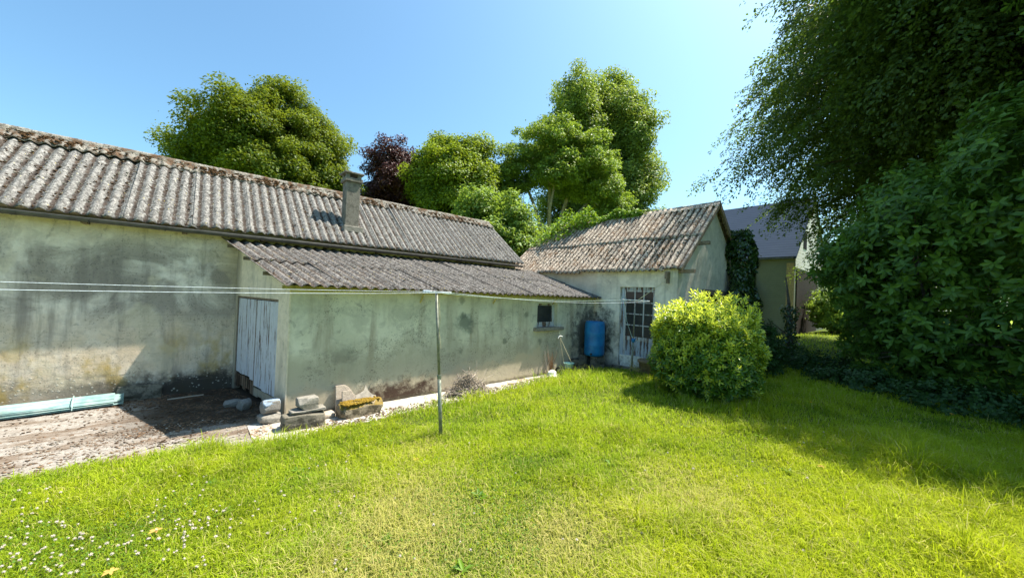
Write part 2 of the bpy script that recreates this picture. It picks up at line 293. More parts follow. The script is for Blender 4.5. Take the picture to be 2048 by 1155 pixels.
MAT['moss_o'] = plain('orange_moss', (.20, .13, .022), .95, .05, 0, .5, 60)
MAT['moss_b'] = plain('brown_moss', (.085, .050, .026), .95, .05, 0, .5, 60)
MAT['moss_g'] = plain('grey_lichen', (.36, .34, .28), .95, .05, 0, .4, 60)
def m_barrel():
    t = NT('blue_barrel_plastic'); n = t.noise(5, 5, .6); st = t.noise(1, 4, .6, t.map((9, 9, .8)))
    c = t.mix(t.mr(n, .3, .7), (.005, .12, .34), (.012, .20, .46)); c = t.mix(t.mr(st, .55, .75, 0, .5), c, (.06, .20, .33)); return t.fin(c, .42, .4)
MAT['barrel'] = m_barrel()
MAT['pole'] = plain('weathered_pole_steel', (.20, .205, .165), .6, .4, .3, .3, 20)
MAT['pole2'] = plain('galvanised_sleeve', (.19, .21, .165), .55, .4, .4, .3, 20)
MAT['rope'] = plain('pale_blue_rope', (.62, .68, .76), .8, .1, 0, .2, 30)
MAT['rope_g'] = plain('green_white_rope', (.50, .66, .62), .8, .1, 0, .3, 30)
MAT['rope_y'] = plain('straw_rope', (.55, .48, .30), .85, .1)
MAT['white'] = plain('white_plastic', (.72, .72, .68), .5, .3)
MAT['pot'] = plain('brown_clay_pot', (.21, .16, .105), .9, .1)
MAT['mint'] = plain('mint_plastic', (.36, .58, .50), .5, .35)
MAT['black'] = plain('black_rubber', (.02, .02, .02), .7, .3)
MAT['twig'] = plain('grey_twig', (.33, .28, .23), .9, .1, 0, .5, 3)
MAT['slate'] = None
def m_slate():
    t = NT('dark_roof_slate'); x, y, z = t.sep(); b = t.n.new('ShaderNodeTexWave'); b.wave_type = 'BANDS'; b.bands_direction = 'Z'; t.L(t.pos, b.inputs[0]); b.inputs['Scale'].default_value = 1.6; b.inputs['Distortion'].default_value = .3
    n = t.noise(3, 6, .7, t.map((.3, .3, 3))); c = t.mix(n, (.04, .055, .085), (.065, .085, .125)); c = t.mix(t.mr(b.outputs['Fac'], .0, .2, .5, 0), c, (.02, .028, .045)); return t.fin(c, 1, 0)
MAT['slate'] = m_slate()
def m_brickw():
    t = NT('grey_block_wall'); x, y, z = t.sep(); b = t.n.new('ShaderNodeTexWave'); b.wave_type = 'BANDS'; b.bands_direction = 'Z'; t.L(t.pos, b.inputs[0]); b.inputs['Scale'].default_value = 2.2; b.inputs['Distortion'].default_value = .4
    n = t.noise(2, 6, .7); c = t.mix(n, (.15, .16, .115), (.24, .25, .185)); c = t.mix(t.mr(b.outputs['Fac'], 0, .15, .35, 0), c, (.1, .11, .08)); return t.fin(c, .9, .1)
MAT['house_wall'] = m_brickw()
MAT['siding'] = plain('white_siding', (.62, .60, .56), .7, .2, 0, .08)
MAT['warm'] = plain('ochre_jamb', (.42, .30, .16), .8, .2)
MAT['sheet'] = None
def m_sheet():
    t = NT('pale_turquoise_sheeting'); n = t.noise(8, 5, .6); c = t.mix(t.mr(n, .3, .7), (.22, .40, .40), (.40, .54, .52)); c = t.mix(t.mr(t.noise(3, 5, .7), .55, .7, 0, .5), c, (.30, .34, .27)); t.fin(c, .4, .4)
    tr = t.n.new('ShaderNodeBsdfTranslucent'); t.L(c, tr.inputs[0]); mx = t.n.new('ShaderNodeMixShader'); mx.inputs[0].default_value = .35
    t.L(t.b.outputs[0], mx.inputs[1]); t.L(tr.outputs[0], mx.inputs[2]); t.L(mx.outputs[0], t.out.inputs[0]); return t.m
MAT['sheet'] = m_sheet()
MAT['petal'] = plain('clover_petal', (.47, .41, .35), .8, .1, 0, .12, 200)
MAT['fallen'] = plain('fallen_yellow_leaf', (.40, .25, .07), .8, .1)
MAT['orange'] = plain('orange_petal', (.85, .35, .02), .8, .1)
MAT['litter'] = plain('leaf_litter', (.12, .078, .05), .95, .05, 0, .7, 3)
MAT['pebble'] = plain('pale_grit', (.27, .24, .20), .95, .05, 0, .4, 3)

# ------------------------------------------------------------------ mesh helpers
def tag(o, label=None, cat=None, group=None, kind=None):
    if label: o['label'] = label
    if cat: o['category'] = cat
    if group: o['group'] = group
    if kind: o['kind'] = kind
    return o
def link(name, me, mat=None, parent=None):
    o = bpy.data.objects.new(name, me); col.objects.link(o)
    if mat: me.materials.append(mat if not isinstance(mat, str) else MAT[mat])
    if parent is not None:
        o.parent = parent; o.matrix_parent_inverse = Matrix.Translation(-parent.location) if parent.type == 'EMPTY' and parent.parent is None else Matrix.Identity(4)
    return o
def empty(name, loc=(0, 0, 0)):
    o = bpy.data.objects.new(name, None); col.objects.link(o); o.location = loc; o.empty_display_size = .2; return o
def mesh_np(name, V, F, mat=None, parent=None, attrs=None, smooth=False):
    """V (n,3); F list of index arrays (m,k)"""
    V = np.asarray(V, np.float32); me = bpy.data.meshes.new(name)
    if not isinstance(F, list): F = [F]
    idx = np.concatenate([f.ravel() for f in F]).astype(np.int32)
    tot = np.concatenate([np.full(len(f), f.shape[1], np.int32) for f in F]); st = np.concatenate([[0], np.cumsum(tot)[:-1]]).astype(np.int32)
    me.vertices.add(len(V)); me.vertices.foreach_set('co', V.ravel())
    me.loops.add(len(idx)); me.loops.foreach_set('vertex_index', idx)
    me.polygons.add(len(tot)); me.polygons.foreach_set('loop_start', st); me.polygons.foreach_set('loop_total', tot)
    if smooth: me.polygons.foreach_set('use_smooth', np.ones(len(tot), bool))
    me.update(calc_edges=True)
    for k, a in (attrs or {}).items():
        at = me.attributes.new(k, 'FLOAT', 'POINT'); at.data.foreach_set('value', np.asarray(a, np.float32))
    me.validate(verbose=False)
    return link(name, me, mat, parent)
class MB:
    def __init__(s): s.v = []; s.f = []
    def add(s, vs, fs):
        b = len(s.v); s.v += [tuple(p) for p in vs]; s.f += [[b + i for i in f] for f in fs]; return s
    def box(s, x0, x1, y0, y1, z0, z1, M=None):
        vs = [Vector((x, y, z)) for x in (x0, x1) for y in (y0, y1) for z in (z0, z1)]
        if M: vs = [M @ p for p in vs]
        return s.add(vs, [(0, 1, 3, 2), (4, 6, 7, 5), (0, 4, 5, 1), (2, 3, 7, 6), (0, 2, 6, 4), (1, 5, 7, 3)])
    def prism(s, poly, ax, a0, a1):           # poly of 2D points extruded along axis ax
        n = len(poly); vs = []
        for a in (a0, a1):
            for p in poly:
                q = list(p); q.insert(ax, a); vs.append(q)
        return s.add(vs, [tuple(range(n))[::-1], tuple(range(n, 2 * n))] + [(i, (i + 1) % n, n + (i + 1) % n, n + i) for i in range(n)])
    def tube(s, pts, rad, n=8, cap=True):
        pts = [Vector(p) for p in pts]; rad = rad if isinstance(rad, (list, tuple)) else [rad] * len(pts); b = len(s.v)
        for i, p in enumerate(pts):
            d = (pts[min(i + 1, len(pts) - 1)] - pts[max(i - 1, 0)]).normalized(); a = d.orthogonal().normalized() if abs(d.z) > .9 else d.cross(Vector((0, 0, 1))).normalized(); c = d.cross(a)
            for k in range(n):
                t = 2 * math.pi * k / n; s.v.append(tuple(p + (a * math.cos(t) + c * math.sin(t)) * rad[i]))
        for i in range(len(pts) - 1):
            for k in range(n):
                k2 = (k + 1) % n; s.f.append([b + i * n + k, b + i * n + k2, b + (i + 1) * n + k2, b + (i + 1) * n + k])
        if cap: s.f.append([b + k for k in range(n)][::-1]); s.f.append([b + (len(pts) - 1) * n + k for k in range(n)])
        return s
    def lathe(s, c, prof, n=24):
        b = len(s.v)
        for (r, z) in prof:
            for k in range(n):
                t = 2 * math.pi * k / n; s.v.append((c[0] + r * math.cos(t), c[1] + r * math.sin(t), c[2] + z))
        for i in range(len(prof) - 1):
            for k in range(n):
                k2 = (k + 1) % n; s.f.append([b + i * n + k, b + i * n + k2, b + (i + 1) * n + k2, b + (i + 1) * n + k])
        s.f.append([b + k for k in range(n)][::-1]); s.f.append([b + (len(prof) - 1) * n + k for k in range(n)]); return s
    def build(s, name, mat, parent=None, bevel=0, smooth=False, M=None):
        me = bpy.data.meshes.new(name); me.from_pydata([tuple(M @ Vector(p)) for p in s.v] if M else s.v, [], s.f); me.update()
        if smooth: me.polygons.foreach_set('use_smooth', [True] * len(me.polygons))
        o = link(name, me, mat, parent)
        if bevel:
            md = o.modifiers.new('bevel', 'BEVEL'); md.width = bevel; md.segments = 2; md.limit_method = 'ANGLE'
        return o
def rough_stone(name, c, size, mat, seed, parent=None, rot=0, tilt=0, boxy=.6, amp=.09, sub=4):
    """an irregular stone: a subdivided box pulled towards a rounded shape and roughened"""
    rs = np.random.default_rng(seed); n = 2 ** sub; V = []; idx = {}; F = []
    def vid(p):
        k = tuple(np.round(p, 5))
        if k not in idx: idx[k] = len(V); V.append(p)
        return idx[k]
    for ax in range(3):
        for sg in (-1, 1):
            for i in range(n):
                for j in range(n):
                    q = []
                    for (a, b) in ((i, j), (i + 1, j), (i + 1, j + 1), (i, j + 1)):
                        p = [0, 0, 0]; p[ax] = sg; p[(ax + 1) % 3] = -1 + 2 * a / n; p[(ax + 2) % 3] = -1 + 2 * b / n; q.append(vid(tuple(p)))
                    F.append(q if sg > 0 else q[::-1])
    P = np.array(V, float); sph = P / np.linalg.norm(P, axis=1)[:, None] * 1.25; P2 = P * boxy + sph * (1 - boxy)
    # chipped planes
    for _ in range(7):
        d = rs.normal(size=3); d /= np.linalg.norm(d); lim = .82 + rs.random() * .22 + .2 * boxy; k = P2 @ d; ex = np.clip(k - lim, 0, None); P2 -= ex[:, None] * d
    fr = rs.normal(size=(6, 3)) * 3; ph = rs.random(6) * 6
    nz = sum(np.sin(P @ fr[i] + ph[i]) for i in range(6)) / 6; P2 *= (1 + amp * nz)[:, None]; P2 += rs.normal(size=P2.shape) * .012
    P2 *= np.array(size) / 2; M = Matrix.Translation(c) @ Matrix.Rotation(rot, 4, 'Z') @ Matrix.Rotation(tilt, 4, 'X')
    P2 = P2 @ np.array(M.to_3x3()).T + np.array(M.translation)
    return mesh_np(name, P2, np.array(F), mat, parent)

# ------------------------------------------------------------------ terrain
def sm(a, b, x):
    t = np.clip((x - a) / (b - a), 0, 1); return t * t * (3 - 2 * t)
def lawn_z(x, y):
    """the lawn swells gently to the right, and stands a little above the path"""
    return .20 * sm(2.0, 7.8, x) * sm(6.1, 4.7, y) + .02 * sm(6.2, 5.6, y)
def edge_y(x):           # lawn edge against yard and path
    return np.interp(x, [-9, -1.43, -.19, .46, .9, 1.45, 2.26, 3.4, 4.8, 6.5, 7.7, 8.4, 9.2], [6.2, 6.08, 6.0, 5.68, 5.62, 5.66, 5.72, 5.77, 5.84, 5.99, 6.12, 6.02, 6.1]) + .03 * np.sin(x * 5.1) + .02 * np.sin(x * 13)
def build_ground():
    # far ground
    g = MB(); g.add([(-300, -300, -.26), (500, -300, -.26), (500, 400, -.26), (-300, 400, -.26)], [(0, 1, 2, 3)])
    tag(g.build('ground', 'far'), kind='structure')
    # lawn sheet with relief
    xs = np.concatenate([np.arange(-9, 14, .2), np.arange(14, 60, 1.5)]); ts = np.linspace(0, 1, 60) ** 1.3
    V = []; ns = len(ts)
    for x in xs:
        e = edge_y(x) if x < 9.05 else (edge_y(9.05) if x < 9.06 else 12.5 if x > 13.4 else 4.08 if x < 13.4 else 12.5)
        e = float(min(e, 4.08)) if 9.05 < x < 13.4 else float(e)
        for t in ts:
            y = e - t * (e + 14); V.append((x, y, float(lawn_z(x, y)) + .004))
    V = np.array(V); n = len(xs); F = []
    i = np.arange(n - 1)[:, None]; j = np.arange(ns - 1)[None, :]; a = i * ns + j
    F = np.stack([a, a + 1, a + ns + 1, a + ns], -1).reshape(-1, 4)
    tag(mesh_np('lawn', V, F, 'lawn', smooth=True), kind='structure')
    # concrete yard and path
    def strip(name, x0, x1, top, z, mat, low=None, kind='structure'):
        xs = np.arange(x0, x1 + .01, .1); V = []
        rs = np.random.default_rng(3); ny = 14
        for x in xs:
            lo = float(edge_y(x)) - .25 if low is None else low(x)
            for k in range(ny):
                y = lo + (top - lo) * k / (ny - 1); V.append((x, y, z + rs.normal() * .003))
        nn = len(xs); i = np.arange(nn - 1)[:, None]; j = np.arange(ny - 1)[None, :]; a = i * ny + j
        return tag(mesh_np(name, V, np.stack([a, a + ny, a + ny + 1, a + 1], -1).reshape(-1, 4), mat, smooth=True), kind=kind)
    strip('yard', -9, .80, 9.34, -.02, 'yard', low=lambda x: float(edge_y(x)) - .25)
    strip('yard_corner', .62, 1.12, 9.34, -.02, 'yard', low=lambda x: 6.62)
    strip('path', .62, 9.12, 6.617, -.008, 'path')
build_ground()

# ------------------------------------------------------------------ corrugated roofs
PITCH = .177; AMP = .0255
def corrugated(name, O, U, D, width, length, mat, parent, rows=1, seed=0, per=5, lap=.16, jit=1.0, segs=10, skip=None, phase=0.):
    """O = eave corner, U = unit vector along eave, D = unit vector up the slope. Sheets of `per` rolls, rows lapped over each other."""
    O, U, D = map(np.array, (O, U, D)); N = np.cross(U, D); N = N / np.linalg.norm(N)
    if N[2] < 0: N = -N
    rs = np.random.default_rng(seed); Vs = []; Fs = []; va = []; base = 0
    sw = per * PITCH; ncol = int(math.ceil(width / sw)); rl = (length + lap * (rows - 1)) / rows
    for r in range(rows):
        for cidx in range(ncol):
            w0 = cidx * sw; w1 = min(width, (cidx + 1) * sw + PITCH * .55)
            nu = max(4, int((w1 - w0) / PITCH * 10)); nv = segs
            l0 = r * (rl - lap) + rs.normal() * .012 * jit; l1 = l0 + rl
            u = np.linspace(w0, w1, nu + 1); v = np.linspace(l0, l1, nv + 1)
            uu, vv = np.meshgrid(u, v, indexing='ij')
            ph = 2 * np.pi * (uu + phase) / PITCH
            h = AMP * np.cos(ph) + .009 * r + (vv - l0) / rl * -.004
            h = h + (w1 - uu) / (w1 - w0) * .012 + rs.normal() * .002 * jit + .004 * np.sin(vv * 1.7 + uu * .9) + rs.normal() * .004 * jit * (vv - l0)
            h = h + rs.normal(size=h.shape) * .0012
            P = O + uu[..., None] * U + vv[..., None] * D + h[..., None] * N
            Vs.append(P.reshape(-1, 3)); va.append((.5 - .5 * np.cos(ph)).ravel())
            i = np.arange(nu)[:, None]; j = np.arange(nv)[None, :]; a = base + i * (nv + 1) + j
            Fs.append(np.stack([a, a + nv + 1, a + nv + 2, a + 1], -1).reshape(-1, 4)); base += (nu + 1) * (nv + 1)
    o = mesh_np(name, np.concatenate(Vs), np.concatenate(Fs), mat, parent, {'valley': np.concatenate(va)}, smooth=True)
    md = o.modifiers.new('thick', 'SOLIDIFY'); md.thickness = .009; md.offset = -1
    return o
ICO = None
def ico():
    p = (1 + 5 ** .5) / 2; v = np.array([(-1, p, 0), (1, p, 0), (-1, -p, 0), (1, -p, 0), (0, -1, p), (0, 1, p), (0, -1, -p), (0, 1, -p), (p, 0, -1), (p, 0, 1), (-p, 0, -1), (-p, 0, 1)]); v /= np.linalg.norm(v[0])
    f = np.array([(0, 11, 5), (0, 5, 1), (0, 1, 7), (0, 7, 10), (0, 10, 11), (1, 5, 9), (5, 11, 4), (11, 10, 2), (10, 7, 6), (7, 1, 8), (3, 9, 4), (3, 4, 2), (3, 2, 6), (3, 6, 8), (3, 8, 9), (4, 9, 5), (2, 4, 11), (6, 2, 10), (8, 6, 7), (9, 8, 1)])
    return v, f
def lumps(name, P, r, mat, parent=None, flat=.55, seed=0, N=None):
    """many small irregular lumps (moss cushions, grit) in one mesh"""
    v, f = ico(); rs = np.random.default_rng(seed); n = len(P); P = np.asarray(P)
    sc = np.stack([r * (0.7 + .7 * rs.random(n)), r * (.7 + .7 * rs.random(n)), r * flat * np.ones(n)], -1)
    W = v[None] * (1 + .25 * rs.normal(size=(n, 12, 1))) * sc[:, None, :]; a = rs.random(n) * 6.28; ca, sa = np.cos(a)[:, None], np.sin(a)[:, None]
    X = W[..., 0] * ca - W[..., 1] * sa; Y = W[..., 0] * sa + W[..., 1] * ca
    W = np.stack([X, Y, W[..., 2]], -1) + P[:, None, :]
    F = (f[None] + (np.arange(n) * 12)[:, None, None]).reshape(-1, 3)
    return tag(mesh_np(name, W.reshape(-1, 3), F, mat, parent, {'rnd': np.repeat(rs.random(n), 12)}), kind='stuff')
def roof_moss(parent, O, U, D, width, length, n, seed, mat, r=(.008, .03), ridge_bias=1.0):
    rs = np.random.default_rng(seed); O, U, D = map(np.array, (O, U, D)); N = np.cross(U, D); N = N / np.linalg.norm(N); N = N if N[2] > 0 else -N
    k = rs.integers(0, int(width / PITCH), n); u = (k + .5) * PITCH + rs.normal(size=n) * .03; v = length * rs.random(n) ** ridge_bias
    h = AMP * np.cos(2 * np.pi * u / PITCH) + .008
    P = O + u[:, None] * U + v[:, None] * D + h[:, None] * N; rr = rs.uniform(r[0], r[1], n) * rs.random(n) ** .4
    return lumps('moss', P, rr, mat, parent, .5, seed)

# ================================================================== long barn
barn = tag(empty('barn', (.6, 9.3, 0)), 'long low cement-rendered barn with grey corrugated roof, zinc gutter and square chimney', 'barn')
XL, XR, YW, YR, ZE, ZR = -8.0, 8.2, 9.3, 11.1, 3.10, 4.76
m = MB(); m.add([(XL, YW, -.3), (XR, YW, -.3), (XR, YW, 3.22), (XL, YW, 3.22)], [(0, 1, 2, 3)])
m.prism([(YW + .001, -.3), (YW + .001, 3.2), (YR, 4.62), (13.0, 3.2), (13.0, -.3)], 0, XR - .25, XR - .002); m.prism([(YW + .001, -.3), (YW + .001, 3.2), (YR, 4.62), (13.0, 3.2), (13.0, -.3)], 0, XL, XL + .25)
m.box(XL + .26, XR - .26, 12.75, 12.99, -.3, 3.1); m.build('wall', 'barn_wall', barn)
Ud = np.array((1., 0, 0)); Dv = np.array((0, YR - 9.02, ZR - (ZE + .04))); LEN = float(np.linalg.norm(Dv)); Dv = Dv / LEN
roof = corrugated('roof', (XL - .1, 9.02, ZE + .04), Ud, Dv, XR + .3 - XL, LEN - .05, 'roof_barn', barn, 1, 11, segs=16)
Db = np.array((0, -(YR - 9.02), ZR - (ZE + .04))); Db /= np.linalg.norm(Db)
corrugated('roof', (XL - .1, 2 * YR - 9.02, ZE + .04), Ud, Db, XR + .3 - XL, LEN - .05, 'roof_barn', barn, 1, 12, segs=4)
roof_moss(roof, (XL - .1, 9.02, ZE + .04), Ud, Dv, XR + .1 - XL, LEN - .35, 2600, 5, 'moss_b', (.008, .026))
roof_moss(roof, (XL - .1, 9.02, ZE + .04), Ud, Dv, XR + .1 - XL, LEN - .35, 2200, 6, 'moss_g', (.006, .02))
# ridge cap: scalloped wings either side of a round roll
def ridge_cap(parent, p0, p1, Da, Db, mat, wing=.30, name='ridge_cap', seed=0, roll=.06):
    p0, p1 = np.array(p0, float), np.array(p1, float); L = np.linalg.norm(p1 - p0); U = (p1 - p0) / L; rs = np.random.default_rng(seed)
    nu = int(L / PITCH * 10); u = np.linspace(0, L, nu + 1); prof = []
    Da, Db = -np.array(Da), -np.array(Db)
    Na = np.cross(U, Da); Na = Na if Na[2] > 0 else -Na; Nb = np.cross(U, Db); Nb = Nb if Nb[2] > 0 else -Nb
    cols = [(Da, Na, wing, 1.), (Da, Na, wing * .6, .9), (Da, Na, wing * .3, .45)]
    V = []
    cosw = np.cos(2 * np.pi * (u) / PITCH); sag = .006 * np.sin(u * 1.3) + rs.normal(size=len(u)) * .002
    step = (np.floor(u / .93) % 2) * .008
    for (d, nn, ww, am) in cols:
        V.append(p0 + u[:, None] * U + d * ww + nn * (.022 + AMP * cosw * am + sag + step)[:, None])
    for k in range(7):
        t = k / 6; d = Da * (1 - t) + Db * t; nn = np.array((0, 0, 1.)); a = math.pi * t
        side = Da * math.cos(a) if math.cos(a) > 0 else Db * -math.cos(a)
        V.append(p0 + u[:, None] * U + side * roll + nn * (.03 + roll * math.sin(a) + sag + step)[:, None])
    for (d, nn, ww, am) in [(Db, Nb, wing * .3, .45), (Db, Nb, wing * .6, .9), (Db, Nb, wing, 1.)]:
        V.append(p0 + u[:, None] * U + d * ww + nn * (.022 + AMP * cosw * am + sag + step)[:, None])
    nr = len(V); V = np.stack(V, 1).reshape(-1, 3); i = np.arange(nu)[:, None]; j = np.arange(nr - 1)[None, :]; a = i * nr + j
    o = mesh_np(name, V, np.stack([a, a + nr, a + nr + 1, a + 1], -1).reshape(-1, 4), mat, parent, smooth=True)
    md = o.modifiers.new('thick', 'SOLIDIFY'); md.thickness = .010; md.offset = -1
    return o
rc = ridge_cap(barn, (XL - .1, YR, ZR), (XR + .17, YR, ZR), Dv, Db, 'ridge', .34)
rs = np.random.default_rng(9); n = 3600
t_ = rs.random(n); side = rs.random(n) * .34; P = np.array((0, YR, ZR)) + np.stack([XL + t_ * (XR - XL), 0 * t_, 0 * t_ + .045], -1) - Dv * side[:, None]
clus = np.sin(P[:, 0] * 2.1) + np.sin(P[:, 0] * 5.3 + 1) + np.sin(P[:, 0] * 11.7); keep = clus + rs.normal(size=n) > .1
lumps('moss', P[keep], rs.uniform(.012, .035, keep.sum()), 'moss_b', rc, .5, 3); lumps('moss', P[~keep][:500], rs.uniform(.008, .02, min(500, (~keep).sum())), 'moss_g', rc, .5, 4)
# gutter: half-round channel with joints and brackets
def gutter(parent, x0, x1, y, z, r=.058):
    m = MB(); n = 10; xs = [x0, x1]; vs = []
    for x in xs:
        for k in range(n + 1):
            a = math.pi * (1 + k / n); vs.append((x, y + r * math.cos(a), z + r * math.sin(a)))
    m.add(vs, [(k, k + 1, n + 1 + k + 1, n + 1 + k) for k in range(n)])
    m.tube([(x0, y - r, z), (x1, y - r, z)], .009, 6)
    for e in (x0, x1): m.add([(e, y + r * math.cos(math.pi * (1 + k / n)), z + r * math.sin(math.pi * (1 + k / n))) for k in range(n + 1)], [tuple(range(n + 1))])
    g = m.build('gutter', 'gutter', parent, smooth=True); md = g.modifiers.new('t', 'SOLIDIFY'); md.thickness = .003
    x = x0 + .3
    while x < x1:
        b = MB(); pts = [(x, y + (r + .006) * math.cos(math.pi * (1 + k / 8)), z + (r + .006) * math.sin(math.pi * (1 + k / 8))) for k in range(9)]; b.tube(pts + [(x, y + r + .006, z + .03)], .008, 5)
        b.build('gutter_bracket', 'gutter', g); x += .9
    x = x0 + 1.2
    while x < x1:
        b = MB(); vs = []
        for xx in (x - .03, x + .03):
            for k in range(n + 1):
                a = math.pi * (1 + k / n); vs.append((xx, y + (r + .005) * math.cos(a), z + (r + .005) * math.sin(a)))
        b.add(vs, [(k, k + 1, n + 1 + k + 1, n + 1 + k) for k in range(n)]); j = b.build('gutter_joint', 'gutter', g); md = j.modifiers.new('t', 'SOLIDIFY'); md.thickness = .004
        x += 1.55
    return g
gutter(barn, XL, 8.28, 9.02, ZE - .03)
x = XL + .4
while x < XR: m = MB(); m.box(x, x + .07, 9.06, 9.299, 3.0, 3.09); m.build('rafter_end', 'beam', barn); x += 1.22
m = MB(); m.box(XL, XR, 9.12, 9.16, 3.055, 3.135); m.build('eave_board', 'beam', barn)
# chimney
ch = MB(); cx, cy = 2.88, 9.78; ch.box(cx - .17, cx + .17, cy - .16, cy + .16, 3.45, 4.80); chim = ch.build('chimney', 'chimney', barn, .012)
c2 = MB(); c2.box(cx - .215, cx + .215, cy - .205, cy + .205, 4.802, 4.90)
c2.build('chimney_collar', 'chimney', chim, .012)
for sx in (-1, 1):
    for sy in (-1, 1): c3 = MB(); c3.box(cx + sx * .14 - .045, cx + sx * .14 + .045, cy + sy * .13 - .045, cy + sy * .13 + .045, 4.902, 5.0); c3.build('cap_support', 'chimney', chim, .006)
c4 = MB(); b = [(cx - .24, cy - .23), (cx + .24, cy - .23), (cx + .24, cy + .23), (cx - .24, cy + .23)]
c4.add([(x, y, 5.002) for x, y in b] + [(x, y, 5.04) for x, y in b] + [(cx, cy, 5.10)], [(3, 2, 1, 0), (0, 1, 5, 4), (1, 2, 6, 5), (2, 3, 7, 6), (3, 0, 4, 7), (4, 5, 8), (5, 6, 8), (6, 7, 8), (7, 4, 8)]); c4.build('chimney_cap', 'chimney', chim, .008)
c5 = MB(); c5.box(cx - .23, cx + .25, cy - .29, cy - .155, 3.50, 3.66, None); c5.build('chimney_flashing', 'block', chim, .02)

# ================================================================== lean-to shed
lean = tag(empty('lean_to_shed', (1.1, 6.63, 0)), 'lean-to shed with green-stained front wall, peeling blue double doors and corrugated mono-pitch roof', 'shed')
YL = 6.63; ZT = 2.16
A = Vector((.58, 9.298, 0)); B = Vector((1.10, 6.63, 0)); T = (B - A).normalized(); Nn = Vector((T.y, -T.x, 0))   # Nn points outwards (-x)
if Nn.x > 0: Nn = -Nn
def wall_holes(x0, x1, z0, z1, holes, y, depth, topf=None):
    """front face (facing -y) with rectangular holes and their reveals"""
    m = MB(); xs = sorted({x0, x1} | {h[0] for h in holes} | {h[1] for h in holes}); zs = sorted({z0, z1} | {h[2] for h in holes} | {h[3] for h in holes})
    for i in range(len(xs) - 1):
        for j in range(len(zs) - 1):
            xm, zm = (xs[i] + xs[i + 1]) / 2, (zs[j] + zs[j + 1]) / 2
            if any(h[0] < xm < h[1] and h[2] < zm < h[3] for h in holes): continue
            m.add([(xs[i], y, zs[j]), (xs[i + 1], y, zs[j]), (xs[i + 1], y, zs[j + 1]), (xs[i], y, zs[j + 1])], [(0, 1, 2, 3)])
    for (a, b, c, d) in holes:
        m.add([(a, y, c), (b, y, c), (b, y, d), (a, y, d), (a, y + depth, c), (b, y + depth, c), (b, y + depth, d), (a, y + depth, d)], [(0, 4, 5, 1), (1, 5, 6, 2), (2, 6, 7, 3), (3, 7, 4, 0)])
    return m
WX0, WX1, WZ0, WZ1 = 6.68, 7.46, 1.25, 1.88
m = wall_holes(1.10, 9.10, -.3, 2.12, [(WX0, WX1, WZ0, WZ1)], YL, .2)
m.build('wall', 'lean_wall', lean)
# window of the lean-to
wf = MB(); yy = YL + .11
wf.box(WX0 + .002, WX0 + .045, yy, yy + .05, WZ0 + .002, WZ1 - .002); wf.box(WX1 - .10, WX1 - .002, yy, yy + .05, WZ0 + .002, WZ1 - .002)
wf.box(WX0 + .045, WX1 - .10, yy + .001, yy + .049, WZ1 - .055, WZ1 - .002); wf.box(WX0 + .045, WX1 - .10, yy + .001, yy + .049, WZ0 + .002, WZ0 + .13)
win = wf.build('window', 'white_wood', lean, .004)
g = MB(); g.box(WX0 + .046, WX1 - .101, yy + .02, yy + .026, WZ0 + .131, WZ1 - .056); g.build('pane', 'glass', win)
g = MB(); g.box(WX0, WX1, yy + .07, yy + .08, WZ0, WZ1); g.build('window_back', 'dark', win)
sl = MB(); sl.box(WX0 - .13, WX1 + .16, YL - .12, YL + .10, WZ0 - .085, WZ0 + .004); sl.build('sill', 'block', lean, .01)
# end wall with the barn doors (local frame: s along A->B, outwards Nn)
Lw = (B - A).length
def EW(s, o, z): p = A + T * s + Nn * o; return (p.x, p.y, z)
def ebox(m, s0, s1, o0, o1, z0, z1):
    vs = [EW(s, o, z) for s in (s0, s1) for o in (o0, o1) for z in (z0, z1)]
    m.add(vs, [(0, 1, 3, 2), (4, 6, 7, 5), (0, 4, 5, 1), (2, 3, 7, 6), (0, 2, 6, 4), (1, 5, 7, 3)])
zt0, zt1 = 2.96, 2.10
DS0, DS1, DZ = .10, 2.25, 1.86
m = MB()
zf = lambda s: zt0 + (zt1 - zt0) * s / Lw
m.add([EW(0, 0, -.3), EW(DS0, 0, -.3), EW(DS0, 0, zf(DS0)), EW(0, 0, zf(0))], [(0, 1, 2, 3)])
m.add([EW(DS0, 0, DZ), EW(DS1, 0, DZ), EW(DS1, 0, zf(DS1)), EW(DS0, 0, zf(DS0))], [(0, 1, 2, 3)])
m.add([EW(DS1, 0, -.3), EW(Lw, 0, -.3), EW(Lw, 0, zt1), EW(DS1, 0, zf(DS1))], [(0, 1, 2, 3)])
m.add([EW(DS0, 0, -.3), EW(DS0, -.15, -.3), EW(DS0, -.15, DZ), EW(DS0, 0, DZ)], [(0, 1, 2, 3)]); m.add([EW(DS1, 0, -.3), EW(DS1, -.15, -.3), EW(DS1, -.15, DZ), EW(DS1, 0, DZ)], [(3, 2, 1, 0)])
m.add([EW(DS0, 0, DZ), EW(DS0, -.15, DZ), EW(DS1, -.15, DZ), EW(DS1, 0, DZ)], [(0, 1, 2, 3)])
m.build('end_wall', 'end_wall', lean)
m = MB(); m.box(1.09, 1.112, 6.618, 6.629, -.02, 2.08); m.build('corner_bead', 'end_wall', lean)
